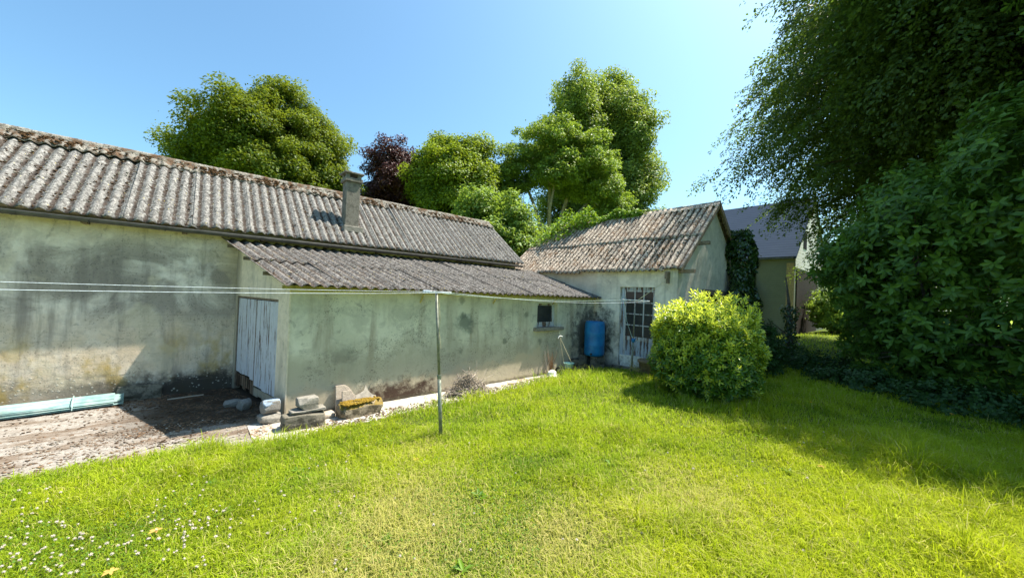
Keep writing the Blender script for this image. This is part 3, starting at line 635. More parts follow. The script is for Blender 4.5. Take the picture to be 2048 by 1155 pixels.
# frame + two leaves
m = MB(); ebox(m, DS0 + .002, DS0 + .035, -.10, -.012, -.02, DZ - .004); ebox(m, DS1 - .035, DS1 - .002, -.10, -.012, -.02, DZ - .004); ebox(m, DS0 + .035, DS1 - .035, -.10, -.013, DZ - .035, DZ - .004)
m.build('door_frame', 'beam', lean)
def leaf_door(s0, s1, zlow, seed):
    rs = random.Random(seed); m = MB(); nb = 5; wdt = (s1 - s0) / nb
    for k in range(nb):
        o = -.02 + rs.uniform(-.004, .004); ebox(m, s0 + k * wdt + .003, s0 + (k + 1) * wdt - .003, o - .025, o, zlow + rs.uniform(-.02, .02), DZ - .045 + rs.uniform(-.004, .002))
    d = m.build('door_leaf', 'blue_wood', lean, .002)
    r = MB()
    for k in range(nb): ebox(r, s0 + k * wdt + .004, s0 + (k + 1) * wdt - .004, -.045, -.024 + rs.uniform(-.004, .001), .05 + rs.uniform(0, .06) * (k % 2), zlow - .022)
    tag(r.build('kick_board', 'old_wood' if seed == 1 else 'end_wall', d), 'rotten brown foot boards' if seed == 1 else 'bare grey foot board')
    h = MB(); ebox(h, s0 + .04, s1 - .05, -.016, -.009, 1.55, 1.59) if 0 else None
    return d
mid = (DS0 + DS1) / 2
leaf_door(DS0 + .038, mid - .012, .33, 1); d2 = leaf_door(mid + .012, DS1 - .038, .22, 2)
m = MB(); ebox(m, mid - .010, mid + .010, -.05, -.014, .05, DZ - .045); m.build('meeting_stile', 'beam', lean)
m = MB(); ebox(m, DS0, DS1, -.16, -.15, -.02, DZ); m.build('dark_interior', 'dark', lean)
# roof of the lean-to; its sheets follow the skewed end wall
EA = np.array((.30, 9.297, 2.985)); EB = np.array((.93, 6.34, 2.105)); Dl = EA - EB; LL = float(np.linalg.norm(Dl)); Dl = Dl / LL
EU = np.array((1., .0, -.002)); EU /= np.linalg.norm(EU)
WL = 9.09 - EB[0] - .03
Ostart = EB
def lean_roof():
    # sheared sheets: U along X, D along the skewed edge near the left end
    o = corrugated('roof', EB, EU, Dl, WL, LL, 'roof_lean', lean, 2, 21, segs=12, jit=1.6)
    me = o.data; n = len(me.vertices); co = np.empty(n * 3, np.float32); me.vertices.foreach_get('co', co); co = co.reshape(-1, 3)
    # clip what would stand beyond the annex wall by folding the skew out towards the right end
    t = np.clip((co[:, 0] - .3) / 8.8, 0, 1); vfrac = (co[:, 1] - EB[1]) / (EA[1] - EB[1]); co[:, 0] += .60 * t * vfrac
    over = co[:, 0] > 9.092; co[over, 0] = 9.092
    me.vertices.foreach_set('co', co.ravel()); me.update(); return o
lr = lean_roof()
roof_moss(lr, EB, EU, Dl, WL - .4, LL, 2600, 15, 'moss_b', (.006, .018)); roof_moss(lr, EB, EU, Dl, WL - .4, LL, 2500, 16, 'moss_g', (.006, .018))
m = MB()                                     # wall plate and purlin ends, stay brackets
m.box(.98, 9.05, YL - .10, YL - .003, 2.035, 2.105)
m.build('wall_plate', 'yellow_beam', lean)
for f in (.30, .62, .93):
    p = EB + Dl * LL * f; m = MB(); m.box(p[0] + .05, p[0] + .42, p[1] - .03, p[1] + .03, p[2] - .11, p[2] - .05); m.build('purlin_end', 'beam', lean)
for x in (3.35, 5.2, 7.25):
    m = MB(); m.tube([(x, YL + .0, 1.86), (x - .01, 6.46, 2.04)], .016, 6); m.build('roof_stay', 'yellow_beam', lean)
m = MB(); m.add([(1.0, YL + .0, 2.0), (1.0, YL + .15, 2.0)], []) 

# ================================================================== annex (outhouse)
ann = tag(empty('outhouse', (9.1, 4.1, 0)), 'small steep-roofed outhouse with glazed door and grey walls behind the round bush', 'outbuilding')
AX, AYG, AXR, AZE, AZR = 9.1, 4.1, 11.35, 2.90, 4.98
AXB = 2 * AXR - AX; AY1 = 10.6
slopeA = (AZR - 2.84) / (AXR - 8.93)
DY0, DY1, DZ0, DZ1 = 4.69, 5.74, .20, 2.42
m = MB()
ys = [(AYG, DY0), (DY1, AY1)]
for (a, b) in ys: m.add([(AX, b, -.3), (AX, a, -.3), (AX, a, AZE), (AX, b, AZE)], [(0, 1, 2, 3)])
m.add([(AX, DY1, DZ1), (AX, DY0, DZ1), (AX, DY0, AZE), (AX, DY1, AZE)], [(0, 1, 2, 3)]); m.add([(AX, DY1, -.3), (AX, DY0, -.3), (AX, DY0, DZ0), (AX, DY1, DZ0)], [(0, 1, 2, 3)])
dp = .16
m.add([(AX, DY1, DZ0), (AX + dp, DY1, DZ0), (AX + dp, DY1, DZ1), (AX, DY1, DZ1)], [(0, 1, 2, 3)]); m.add([(AX, DY0, DZ0), (AX + dp, DY0, DZ0), (AX + dp, DY0, DZ1), (AX, DY0, DZ1)], [(3, 2, 1, 0)])
m.add([(AX, DY0, DZ1), (AX, DY1, DZ1), (AX + dp, DY1, DZ1), (AX + dp, DY0, DZ1)], [(0, 1, 2, 3)]); m.add([(AX, DY0, DZ0), (AX, DY1, DZ0), (AX + dp, DY1, DZ0), (AX + dp, DY0, DZ0)], [(3, 2, 1, 0)])
# gable with a low opening
gx0, gx1, gz0, gz1 = 10.75, 12.2, .9, 2.30
def gp(x): return AZE - .03 + (x - AX) * slopeA if x <= AXR else AZE - .03 + (AXB - x) * slopeA
gy = AYG
m.add([(AX, gy, -.3), (gx0, gy, -.3), (gx0, gy, gp(gx0)), (AX, gy, gp(AX))], [(0, 1, 2, 3)])
m.add([(gx0, gy, gz1), (gx1, gy, gz1), (gx1, gy, gp(gx1)), (AXR, gy, gp(AXR)), (gx0, gy, gp(gx0))], [(0, 1, 2, 3, 4)])
m.add([(gx0, gy, -.3), (gx1, gy, -.3), (gx1, gy, gz0), (gx0, gy, gz0)], [(0, 1, 2, 3)])
m.add([(gx1, gy, -.3), (AXB, gy, -.3), (AXB, gy, gp(AXB)), (gx1, gy, gp(gx1))], [(0, 1, 2, 3)])
for (a, b, c, d) in [((gx0, gz0), (gx1, gz0), 0, 0), ((gx1, gz0), (gx1, gz1), 0, 0), ((gx1, gz1), (gx0, gz1), 0, 0), ((gx0, gz1), (gx0, gz0), 0, 0)]:
    m.add([(a[0], gy, a[1]), (b[0], gy, b[1]), (b[0], gy + .2, b[1]), (a[0], gy + .2, a[1])], [(0, 3, 2, 1)])
m.add([(AX, AY1, -.3), (AXB, AY1, -.3), (AXB, AY1, gp(AXB)), (AXR, AY1, gp(AXR)), (AX, AY1, gp(AX))], [(4, 3, 2, 1, 0)]); m.add([(AXB, AYG, -.3), (AXB, AY1, -.3), (AXB, AY1, AZE - .03), (AXB, AYG, AZE - .03)], [(0, 1, 2, 3)])
m.build('wall', 'annex_wall', ann)
m = MB(); m.box(gx0, gx1, gy + .15, gy + .16, gz0, gz1); m.build('dark_opening', 'dark', ann)
m = MB(); m.box(gx0 - .12, gx1 + .12, gy - .03, gy - .002, gz1 - .002, gz1 + .14); m.build('lintel', 'beam', ann)
UA = np.array((0., -1, 0)); DA = np.array((AXR - 8.93, 0, AZR - 2.86)); LA = float(np.linalg.norm(DA)); DA /= LA; DAb = DA * np.array((-1, 1, 1))
ra = corrugated('roof', (8.93, AY1 + .1, 2.87), UA, DA, AY1 + .1 - 3.93, LA - .02, 'roof_annex', ann, 2, 31, segs=12, jit=2.2, lap=.2)
corrugated('roof', (2 * AXR - 8.93, AY1 + .1, 2.87), UA, DAb, AY1 + .1 - 3.93, LA - .02, 'roof_annex', ann, 1, 32, segs=4)
roof_moss(ra, (8.93, AY1 + .1, 2.87), UA, DA, AY1 - 3.9, LA - .1, 4200, 35, 'moss_b', (.01, .036), .55); roof_moss(ra, (8.93, AY1 + .1, 2.87), UA, DA, AY1 - 3.9, LA - .1, 2200, 36, 'moss_g', (.01, .026)); 
ridge_cap(ann, (AXR, AY1, AZR), (AXR, 3.93, AZR), DA, DAb, 'roof_ridge' if 0 else 'roof_annex', .22, seed=4, roll=.03)
m = MB(); m.add([(8.98, 3.955, 2.80), (AXR, 3.955, AZR - .12), (AXR, 3.955, AZR - .02), (8.93, 3.955, 2.90), (8.98, 3.935, 2.80), (AXR, 3.935, AZR - .12), (AXR, 3.935, AZR - .02), (8.93, 3.935, 2.90)], [(0, 1, 2, 3), (7, 6, 5, 4), (0, 4, 5, 1), (3, 2, 6, 7), (0, 3, 7, 4)])
m.add([(2 * AXR - 8.98, 3.955, 2.80), (AXR, 3.955, AZR - .16), (AXR, 3.955, AZR), (2 * AXR - 8.93, 3.955, 2.94), (2 * AXR - 8.98, 3.92, 2.80), (AXR, 3.92, AZR - .16), (AXR, 3.92, AZR), (2 * AXR - 8.93, 3.92, 2.94)], [(3, 2, 1, 0), (4, 5, 6, 7), (1, 5, 4, 0), (7, 6, 2, 3), (4, 7, 3, 0)]); m.build('bargeboard', 'beam', ann)
for (x, z) in ((9.12, 2.79), (10.0, 3.60)):
    m = MB(); m.box(x, x + .11, 3.72, 4.35, z, z + .09); m.build('purlin_end', 'beam', ann, .004)
m = MB(); m.box(8.93, 9.098, 4.29, 4.36, 2.64, 2.82); m.box(8.99, 9.098, 4.30, 4.35, 2.52, 2.638); m.build('wall_bracket', 'beam', ann, .004)
# glazed door: frame, 3 x 4 panes, lower boards
fx = AX + .07
m = MB(); m.box(fx, fx + .07, DY1 - .10, DY1 - .002, DZ0 + .01, DZ1 - .002); m.box(fx, fx + .07, DY0 + .002, DY0 + .035, DZ0 + .01, DZ1 - .002); m.box(fx, fx + .07, DY0 + .035, DY1 - .10, DZ1 - .07, DZ1 - .002)
df = m.build('door_frame', 'door_board', ann, .003)
dy0, dy1 = DY0 + .037, DY1 - .102; gz = [1.04, 1.36, 1.67, 1.99, 2.29]; 
m = MB(); m.box(fx + .012, fx + .055, dy1 - .055, dy1, .30, 2.345); m.box(fx + .012, fx + .055, dy0, dy0 + .05, .30, 2.345)
m.box(fx + .013, fx + .054, dy0 + .05, dy1 - .055, .93, 1.04); m.box(fx + .013, fx + .054, dy0 + .05, dy1 - .055, 2.29, 2.345)
gy0, gy1 = dy0 + .05, dy1 - .055; cw = (gy1 - gy0) / 3
for k in (1, 2): m.box(fx + .016, fx + .05, gy0 + k * cw - .016, gy0 + k * cw + .016, 1.04, 2.29)
for z in gz[1:-1]:
    for k in range(3): m.box(fx + .017, fx + .049, gy0 + k * cw + (.016 if k else 0), gy0 + (k + 1) * cw - (.016 if k < 2 else 0), z - .014, z + .014)
door = m.build('door', 'white_wood', ann, .003)
for k in range(3):
    for j in range(4):
        m = MB(); m.box(fx + .028, fx + .033, gy0 + k * cw + (.017 if k else .001), gy0 + (k + 1) * cw - (.017 if k < 2 else .001), gz[j] + (.015 if j else .001), gz[j + 1] - (.015 if j < 3 else .001)); m.build('pane', 'glass', door)
m = MB(); nb = 7; wb = (gy1 - gy0) / nb
for k in range(nb): m.box(fx + .02, fx + .042, gy0 + k * wb + .004, gy0 + (k + 1) * wb - .004, .30, .93)
m.build('lower_boards', 'door_board', door, .003)
m = MB(); m.box(fx + .10, fx + .11, DY0, DY1, DZ0, DZ1); m.build('dark_interior', 'dark', ann)
m = MB(); m.box(8.98, 9.099, DY0 - .12, DY1 + .16, -.1, DZ0 - .01); m.build('doorstep', 'dark_block', ann, .01)
m = MB(); Mx = Matrix.Translation((AX + .035, 5.33, .36)) @ Matrix.Rotation(R_(-2), 4, 'X') @ Matrix.Rotation(R_(-6), 4, 'Y'); m.box(-.012, .012, -.36, .36, -.15, .16, Mx)
wbd = tag(m.build('door_board', 'white', None, .003), 'low white weathered board propped across the foot of the glazed door', 'board')

# ================================================================== house behind
hs = tag(empty('house', (30, 5, 0)), 'large neighbouring house with dark slate roof and white clad gable, half hidden by the trees', 'house')
HX, HY = 30.0, 5.75; HZE, HZR = 5.2, 10.2
m = MB(); m.add([(HX, HY, -.3), (HX, 24, -.3), (HX, 24, HZE), (HX, HY, HZE)], [(3, 2, 1, 0)]); m.add([(HX, 24, -.3), (41, 24, -.3), (41, 24, HZE), (35.5, 24, HZR), (HX, 24, HZE)], [(0, 1, 2, 3, 4)])
m.add([(41, HY, -.3), (41, 24, -.3), (41, 24, HZE), (41, HY, HZE)], [(0, 1, 2, 3)]); m.add([(HX, HY, -.3), (41, HY, -.3), (41, HY, 4.6), (HX, HY, 4.6)], [(0, 1, 2, 3)]); m.build('wall', 'house_wall', hs)
m = MB(); m.prism([(HX - .35, HZE - .05), (35.5, HZR), (41.35, HZE - .05), (41.35, HZE + .12), (35.5, HZR + .2), (HX - .35, HZE + .12)], 1, HY - .15, 24.2); m.build('roof', 'slate', hs)
m = MB(); nb = 26
for k in range(nb):
    z0 = 4.6 + k * (5.6 / nb); z1 = z0 + 5.6 / nb - .012; e0 = HX + max(0, (z0 - HZE)) * 5.5 / 5.0 + .05; e1 = 41 - max(0, (z0 - HZE)) * 5.5 / 5.0 - .05
    if e1 > e0 + .2: m.box(e0, e1, HY - .05, HY - .004, z0, z1)
m.build('gable_cladding', 'siding', hs)
m = MB(); m.box(32.2, 33.2, HY - .075, HY - .055, 6.1, 7.3); m.build('window', 'dark', hs)
m = MB(); m.box(HX - .06, HX - .003, HY + .02, HY + .42, -.3, 4.9); m.build('corner_pilaster', 'warm', hs)
m = MB(); m.box(30.5, 37.5, HY - .06, HY - .01, -.3, 4.45); m.build('porch_shade_panel', plain('porch_shade_brown', (.05, .042, .036), .9, .05), hs)  # flat dark panel over the gable wall, porch shade put into its colour
m = MB(); py = 8.05; m.tube([(HX - .12, py, -.2), (HX - .12, py, 4.6)], .10, 8); m.lathe((HX - .12, py, 4.55), [(.10, 0), (.28, .15), (.28, .45), (.2, .5)], 10); m.build('downpipe', 'black', hs)
m = MB(); m.box(HX - .45, HX - .34, HY, 24, HZE - .05, HZE + .08); m.build('gutter', 'gutter', hs)

# ================================================================== rain barrel on blocks
bx, by = 8.66, 6.24
bar = MB(); prof = [(.24, 0), (.275, .03), (.287, .10), (.285, .28), (.293, .31), (.285, .34), (.287, .62), (.294, .65), (.286, .68), (.284, .86), (.272, .93), (.262, .955), (.262, .975), (.235, .975), (.225, .94)]
bar.lathe((bx, by, .425), prof, 36); bo = tag(bar.build('rain_barrel', 'barrel', None, smooth=True), 'tall blue plastic rain barrel standing on concrete blocks in the corner', 'barrel')
m = MB(); m.tube([(bx - .27, by - .10, .50), (bx - .32, by - .12, .50)], .025, 8); m.tube([(bx - .32, by - .12, .53), (bx - .32, by - .12, .46)], .012, 6); m.build('tap', 'black', bo)
def block(name, x, y, z, sx, sy, sz, rot, mat, label, cat='concrete block', group=None, hollow=True):
    M = Matrix.Translation((x, y, z)) @ Matrix.Rotation(R_(rot), 4, 'Z'); m = MB(); t = .035
    if hollow:
        m.box(-sx / 2, sx / 2, -sy / 2, -sy / 2 + t, 0, sz, M); m.box(-sx / 2, sx / 2, sy / 2 - t, sy / 2, 0, sz, M)
        for xx in (-sx / 2, -t / 2, sx / 2 - t): m.box(xx, xx + t, -sy / 2 + t, sy / 2 - t, 0, sz, M)
    else: m.box(-sx / 2, sx / 2, -sy / 2, sy / 2, 0, sz, M)
    return tag(m.build(name, mat, None, .008), label, cat, group)
block('concrete_block', bx - .12, by + .22, .0, .42, .19, .2, 8, 'dark_block', 'dark hollow block under the barrel, lower one on the lean-to side')
block('concrete_block', bx - .05, by + .23, .205, .40, .19, .215, -3, 'dark_block', 'dark hollow block directly under the barrel, upper one on the lean-to side')
block('concrete_block', bx - .05, by - .14, .0, .42, .2, .2, -10, 'dark_block', 'dark hollow block under the barrel, lower one on the door side')
block('concrete_block', bx - .02, by - .13, .205, .4, .2, .215, 4, 'dark_block', 'dark hollow block directly under the barrel, upper one below the tap')
# square dark planter left of the barrel
m = MB(); P0 = Vector((8.12, 6.42, 0)); 
def frus(m, c, w0, w1, h, t=.02):
    b = [(-1, -1), (1, -1), (1, 1), (-1, 1)]; vs = [(c[0] + x * w0, c[1] + y * w0, c[2]) for x, y in b] + [(c[0] + x * w1, c[1] + y * w1, c[2] + h) for x, y in b] + [(c[0] + x * (w1 - t), c[1] + y * (w1 - t), c[2] + h) for x, y in b] + [(c[0] + x * (w1 - t), c[1] + y * (w1 - t), c[2] + h * .8) for x, y in b]
    m.add(vs, [(3, 2, 1, 0)] + [(i, (i + 1) % 4, 4 + (i + 1) % 4, 4 + i) for i in range(4)] + [(4 + i, 4 + (i + 1) % 4, 8 + (i + 1) % 4, 8 + i) for i in range(4)] + [(8 + i, 8 + (i + 1) % 4, 12 + (i + 1) % 4, 12 + i) for i in range(4)] + [(12, 13, 14, 15)])
frus(m, (8.13, 6.40, 0), .13, .17, .34); tag(m.build('planter', 'dark_block', None, .006), 'square dark concrete planter standing just left of the blue barrel', 'planter')
# hanging pot with its wire hanger, set down on the ground
hp = tag(empty('hanging_pot', (7.66, 6.33, 0)), 'mint green hanging pot with three wire cords and hook, set down by the wall', 'hanging pot')
m = MB(); hx, hy, hz = 7.66, 6.33, .15; n = 20
m.lathe((hx, hy, hz), [(.075, 0), (.105, .03), (.135, .125), (.148, .13), (.148, .145), (.128, .145), (.10, .06)], n); m.build('pot', 'mint', hp, smooth=True)
m = MB(); top = (7.45, 6.50, .98)
for a in (0.3, 2.4, 4.5): m.tube([(hx + .14 * math.cos(a), hy + .14 * math.sin(a), hz + .14), (top[0] + .01 * math.cos(a), top[1], top[2])], .005, 5)
m.build('cord', 'rope_y', hp)
m = MB(); m.tube([top, (7.45, 6.52, 1.2), (7.47, 6.53, 1.36), (7.50, 6.53, 1.40), (7.53, 6.53, 1.38)], .006, 5); m.tube([(7.38, 6.5, .95), (7.42, 6.5, 1.0), (7.48, 6.5, 1.01), (7.53, 6.49, .99)], .017, 6); m.build('hook', 'white', hp)
m = MB(); m.tube([(7.45, 6.5, .98), (7.25, 6.45, .6), (7.06, 6.38, .10)], .008, 5); m.tube([(7.45, 6.5, .98), (7.36, 6.40, .5), (7.34, 6.36, .12)], .007, 5); m.build('stake', 'pole', hp)
# wheel set
wh = tag(empty('trolley_wheels', (7.3, 6.3, .1)), 'small pair of black wheels on an axle beside the mint green pot', 'wheels')
for k, (x, y) in enumerate(((7.26, 6.22), (7.42, 6.48))):
    m = MB(); d = Vector((.16, .26, 0)).normalized(); c = Vector((x, y, .095)); pts = [c + Vector((d.y * math.cos(a) * .072, -d.x * math.cos(a) * .072, math.sin(a) * .072)) for a in [i * math.pi / 10 for i in range(21)]]
    m.tube(pts, .023, 8, cap=False); wo = m.build('wheel', 'black', wh, smooth=True)
    m = MB(); m.tube([c - d * .014, c + d * .014], .05, 12); m.build('rim', 'pole', wo)
m = MB(); m.tube([(7.26, 6.22, .095), (7.42, 6.48, .095)], .01, 6); m.build('axle', 'pole', wh)
# dry plant with stakes, pale rag / stones
dp_ = tag(empty('dried_plant', (7.12, 6.46, 0)), 'dried brown plant with two pale stakes leaning on the green wall', 'dried plant')
rs = random.Random(8); m = MB()
for k in range(46):
    a = rs.uniform(0, 6.28); r = rs.uniform(.02, .16); h = rs.uniform(.2, .62); m.tube([(7.12, 6.46, 0), (7.12 + math.cos(a) * r * .6, 6.46 + math.sin(a) * r * .5, h * .6), (7.12 + math.cos(a) * r + rs.uniform(-.05, .05), 6.46 + math.sin(a) * r * .7, h)], [.006, .004, .002], 4)
m.build('stems', plain('dry_stem', (.26, .15, .08), .9, .1), dp_)
for (a, b) in (((7.0, 6.50, 0), (6.93, 6.55, .62)), ((7.08, 6.48, 0), (7.05, 6.57, .78))):
    m = MB(); m.tube([a, b], .013, 6); m.build('stake', 'light_slab', dp_)
for (x, y, s, r, lab) in ((6.92, 6.26, (.30, .17, .13), .4, 'upper white lump of rag on the path by the wheels'), (6.85, 6.14, (.24, .14, .10), -.3, 'lower white lump of rag nearest the lawn by the wheels')):
    tag(rough_stone('white_rag', (x, y, s[2] * .45 + (.05 if r > 0 else 0)), s, 'white', int(x * 100), None, r, .1, .3, .16, 3), lab, 'rag')
# clay pot beside the bush
m = MB(); m.lathe((8.52, 4.50, .16), [(.17, 0), (.185, .02), (.235, .36), (.262, .365), (.268, .42), (.245, .43), (.225, .37), (.20, .33)], 28); tag(m.build('clay_pot', 'pot', None, smooth=True), 'large brown clay flower pot between the clothes post and round bush', 'pot')
# dry weeds by the pot
m = MB(); rs = random.Random(4)
for k in range(40):
    x, y = 8.42 + rs.uniform(-.12, .1), 4.78 + rs.uniform(-.14, .1); m.tube([(x, y, .15), (x + rs.uniform(-.1, .1), y + rs.uniform(-.1, .1), .3), (x + rs.uniform(-.2, .2), y + rs.uniform(-.2, .2), .3 + rs.uniform(.0, .25))], [.006, .005, .002], 4)
tag(m.build('dry_weeds', 'yellow_beam', None), 'clump of dry straw-coloured weeds between clothes post and clay pot', 'weeds')

# ================================================================== clothes posts and lines
def post(base, top, label, sleeve_z, bar_a, bar_b, r1=.019, r2=.027):
    b, t = Vector(base), Vector(top); e = tag(empty('clothes_post', b), label, 'clothes post'); f = (sleeve_z - b.z) / (t.z - b.z); j = b.lerp(t, f)
    m = MB(); m.tube([b - Vector((0, 0, .1)), j], r2, 12); m.build('sleeve', 'pole2', e, smooth=True)
    m = MB(); m.tube([j - (t - b) * .02, t], r1, 12); m.build('pole', 'pole', e, smooth=True)
    m = MB(); m.tube([j - (t - b) * .012, j + (t - b) * .012], r2 + .004, 12); m.build('collar', 'pole2', e)
    m = MB(); m.tube([bar_a, bar_b], .014, 8); m.build('crossbar', 'white', e); return e
B1, T1 = (2.64, 4.42, .03), (2.53, 4.53, 2.075)
cA1, cB1 = Vector((2.50, 4.87, 2.085)), Vector((2.57, 4.20, 2.085))
p1 = post(B1, T1, 'tall leaning clothes post in the middle of the lawn, before the green wall', .90, cA1, cB1)
m = MB()
for s_ in range(10):
    c = cA1.lerp(cB1, .04 + s_ * .028); pts = [c + Vector((math.cos(a) * .02, 0, math.sin(a) * .02)) for a in [i * math.pi / 5 for i in range(11)]]; m.tube(pts, .005, 5, False)
m.build('rope_coil', 'rope', p1)
m = MB(); m.tube([(2.535, 4.50, 2.06), (2.56, 4.49, 1.95), (2.575, 4.47, 1.70), (2.58, 4.485, 1.5), (2.60, 4.46, 1.3)], .005, 5); m.build('tied_string', 'rope_y', p1)
B2, T2 = (8.45, 4.92, .2), (8.50, 4.90, 2.02)
cA2, cB2 = Vector((8.50, 5.28, 2.06)), Vector((8.51, 4.52, 2.05))
p2 = post(B2, T2, 'thinner clothes post with white crossbar standing before the glazed door', 1.02, cA2, cB2, .017, .025)
m = MB(); m.lathe((8.475, 4.91, .98), [(.03, 0), (.045, .02), (.048, .07), (.03, .10)], 12); m.tube([(8.475, 4.87, 1.04), (8.47, 4.83, 1.09)], .012, 6); tag(m.build('blue_clamp', 'barrel', p2), 'blue rope clamp')
m = MB(); m.tube([cA2 + Vector((0, -.05, -.01)), (8.49, 5.12, 1.5), (8.475, 4.94, 1.08)], .0045, 5); m.build('guy_cord', 'rope_g', p2)
def line(name, a, b, sag, mat, label, r=.0026, n=24, group=None):
    a, b = Vector(a), Vector(b); pts = [a.lerp(b, i / n) - Vector((0, 0, sag * 4 * (i / n) * (1 - i / n))) for i in range(n + 1)]
    m = MB(); m.tube(pts, r, 6); return tag(m.build(name, mat, None, smooth=True), label, 'clothes line', group)
LA0, LB0 = Vector((-3.6, 4.42, 2.06)), Vector((-3.6, 3.72, 2.02))
line('clothes_line', LA0, cA1, .025, 'rope', 'upper pale rope running left from the leaning post past the barn wall')
line('clothes_line', LB0, cB1, .045, 'rope', 'lower pale rope running left from the leaning post past the blue doors')
line('clothes_line', cA1, cA2, .075, 'rope_g', 'greenish rope between the two posts, tied at the wall end of the crossbars')
line('clothes_line', cB1, cB2, .085, 'rope', 'pale rope between the two posts, tied at the lawn end of the crossbars')
line('guy_rope', (8.50, 4.83, 2.07), (8.97, 4.34, 2.60), .01, 'rope_y', 'straw-coloured rope rising from the far post to the bracket under the eaves', .008, 8)

# ================================================================== stones and odd blocks
def rblock(name, c, size, mat, seed, label, cat, rot=0, tilt=0, boxy=.93, amp=.025, sub=4): return tag(rough_stone(name, c, size, mat, seed, None, R_(rot), R_(tilt), boxy, amp, sub), label, cat)
rblock('concrete_beam', (1.26, 6.12, .09), (.56, .25, .22), 'dark_block', 3, 'long dark-faced concrete beam lying at the lean-to corner, under a flat slab', 'concrete beam', -1)
tag(rough_stone('flat_slab', (1.31, 6.15, .228), (.47, .22, .045), 'block', 5, None, R_(4), R_(3), .93, .03, 4), 'thin grey slab lying between the dark beam and rough block', 'slab')
rblock('rough_block', (1.31, 6.16, .33), (.27, .20, .17), 'block', 7, 'rough light grey block on top of the thin slab by the corner', 'block', 6, 0, .9, .04)
rblock('trough_block', (2.12, 6.20, .10), (.70, .27, .22), 'mossy', 11, 'long concrete block crusted with orange moss beside the lawn', 'block', 6, 2, .95, .03)
n = 1500; rs = np.random.default_rng(2); px = rs.uniform(-.36, .34, n); py = rs.uniform(-.14, .12, n); cc, ss = math.cos(R_(6)), math.sin(R_(6)); kk = (np.sin(px * 17) + np.sin(py * 30 + px * 9) + rs.normal(size=n) * .7) > -.2
P = np.stack([2.12 + .87 * (px * cc - py * ss), 6.20 + .87 * (px * ss + py * cc), .208 + rs.random(n) * .010], -1)[kk]
mo = lumps('moss', P, rs.uniform(.008, .022, len(P)), 'moss_o', bpy.data.objects['trough_block'], .8, 5); 
m = MB(); Mx = Matrix.Translation((1.98, 6.48, -.01)) @ Matrix.Scale(.86, 4) @ Matrix.Rotation(R_(3), 4, 'Z') @ Matrix.Rotation(R_(-14), 4, 'X')
m.prism([(-.20, 0), (.28, 0), (.26, .20), (.16, .30), (.07, .45), (-.02, .52), (-.19, .52)], 1, -.035, .035); m2 = MB(); m2.v = [tuple(Mx @ Vector(p)) for p in m.v]; m2.f = m.f; tag(m2.build('broken_slab', 'light_slab', None, .008), 'tall broken pale slab leaning on the green wall behind a mossy block', 'slab')
m = MB(); Mx = Matrix.Translation((2.0, 6.39, -.01)) @ Matrix.Scale(.86, 4) @ Matrix.Rotation(R_(5), 4, 'Z') @ Matrix.Rotation(R_(-12), 4, 'X'); m.prism([(-.14, 0), (.18, 0), (.14, .22), (.05, .42), (-.12, .43)], 1, -.02, .02); m.v = [tuple(Mx @ Vector(p)) for p in m.v]; tag(m.build('small_slab', 'light_slab', None, .006), 'smaller broken slab leaning in front of the tall pale one', 'slab')
m = MB(); Mx = Matrix.Translation((2.25, 6.42, 0)) @ Matrix.Scale(.82, 4) @ Matrix.Rotation(R_(-4), 4, 'Z') @ Matrix.Rotation(R_(-22), 4, 'X'); m.prism([(-.17, 0), (.30, 0), (.27, .25), (.20, .27), (.12, .36), (.07, .50), (.03, .38), (-.06, .33), (-.15, .30)], 1, -.008, .008); m.v = [tuple(Mx @ Vector(p)) for p in m.v]; tag(m.build('broken_sheet', plain('cloudy_sheet', (.36, .32, .26), .5, .3), None), 'jagged translucent broken sheet standing behind the mossy block', 'broken sheet')
# stones at the barn door
rblock('field_stone', (.90, 6.62, .22), (.22, .20, .21), 'stone', 21, 'big pale stone with a blue-tinted top, on a block by the door jamb', 'stone', 15, 0, .55, .08)
n_ = plain('blue_chalk', (.25, .31, .38), .9, .1); 
tag(rough_stone('blue_stain', (.905, 6.625, .272), (.212, .193, .115), n_, 21, bpy.data.objects['field_stone'], R_(15), 0, .55, .08, 4), 'blue tinted top')
rblock('concrete_block', (.89, 6.60, .05), (.27, .22, .14), 'block', 23, 'grey block on the yard under the blue-topped stone', 'concrete block', 8, 0, .9, .04)
rblock('field_stone', (.66, 7.55, .06), (.17, .15, .17), 'stone', 25, 'small pointed stone on the dark ground before the blue doors', 'stone', 30, 20, .5, .1)
rblock('field_stone', (.53, 7.85, .03), (.26, .17, .11), 'stone', 27, 'flat stone lying against the foot of the left blue door', 'stone', 5, 5, .7, .08)
rblock('dark_slab', (-.72, 9.17, .10), (.56, .11, .26), 'dark_block', 31, 'dark stone slab leaning on the barn wall beyond the pale sheeting', 'slab', 0, -14, .96, .02)
rblock('grey_block', (1.62, 6.34, .03), (.26, .18, .08), 'light_slab', 33, 'small pale flat piece on the path between beam and broken slab', 'stone', 10, 0, .8, .06, 3)
m = MB(); m.tube([(.14, 8.85, .0), (-.35, 8.8, .0)], .012, 5); tag(m.build('pale_stick', 'light_slab', None), 'thin pale stick lying on the dark yard by the barn wall', 'stick')
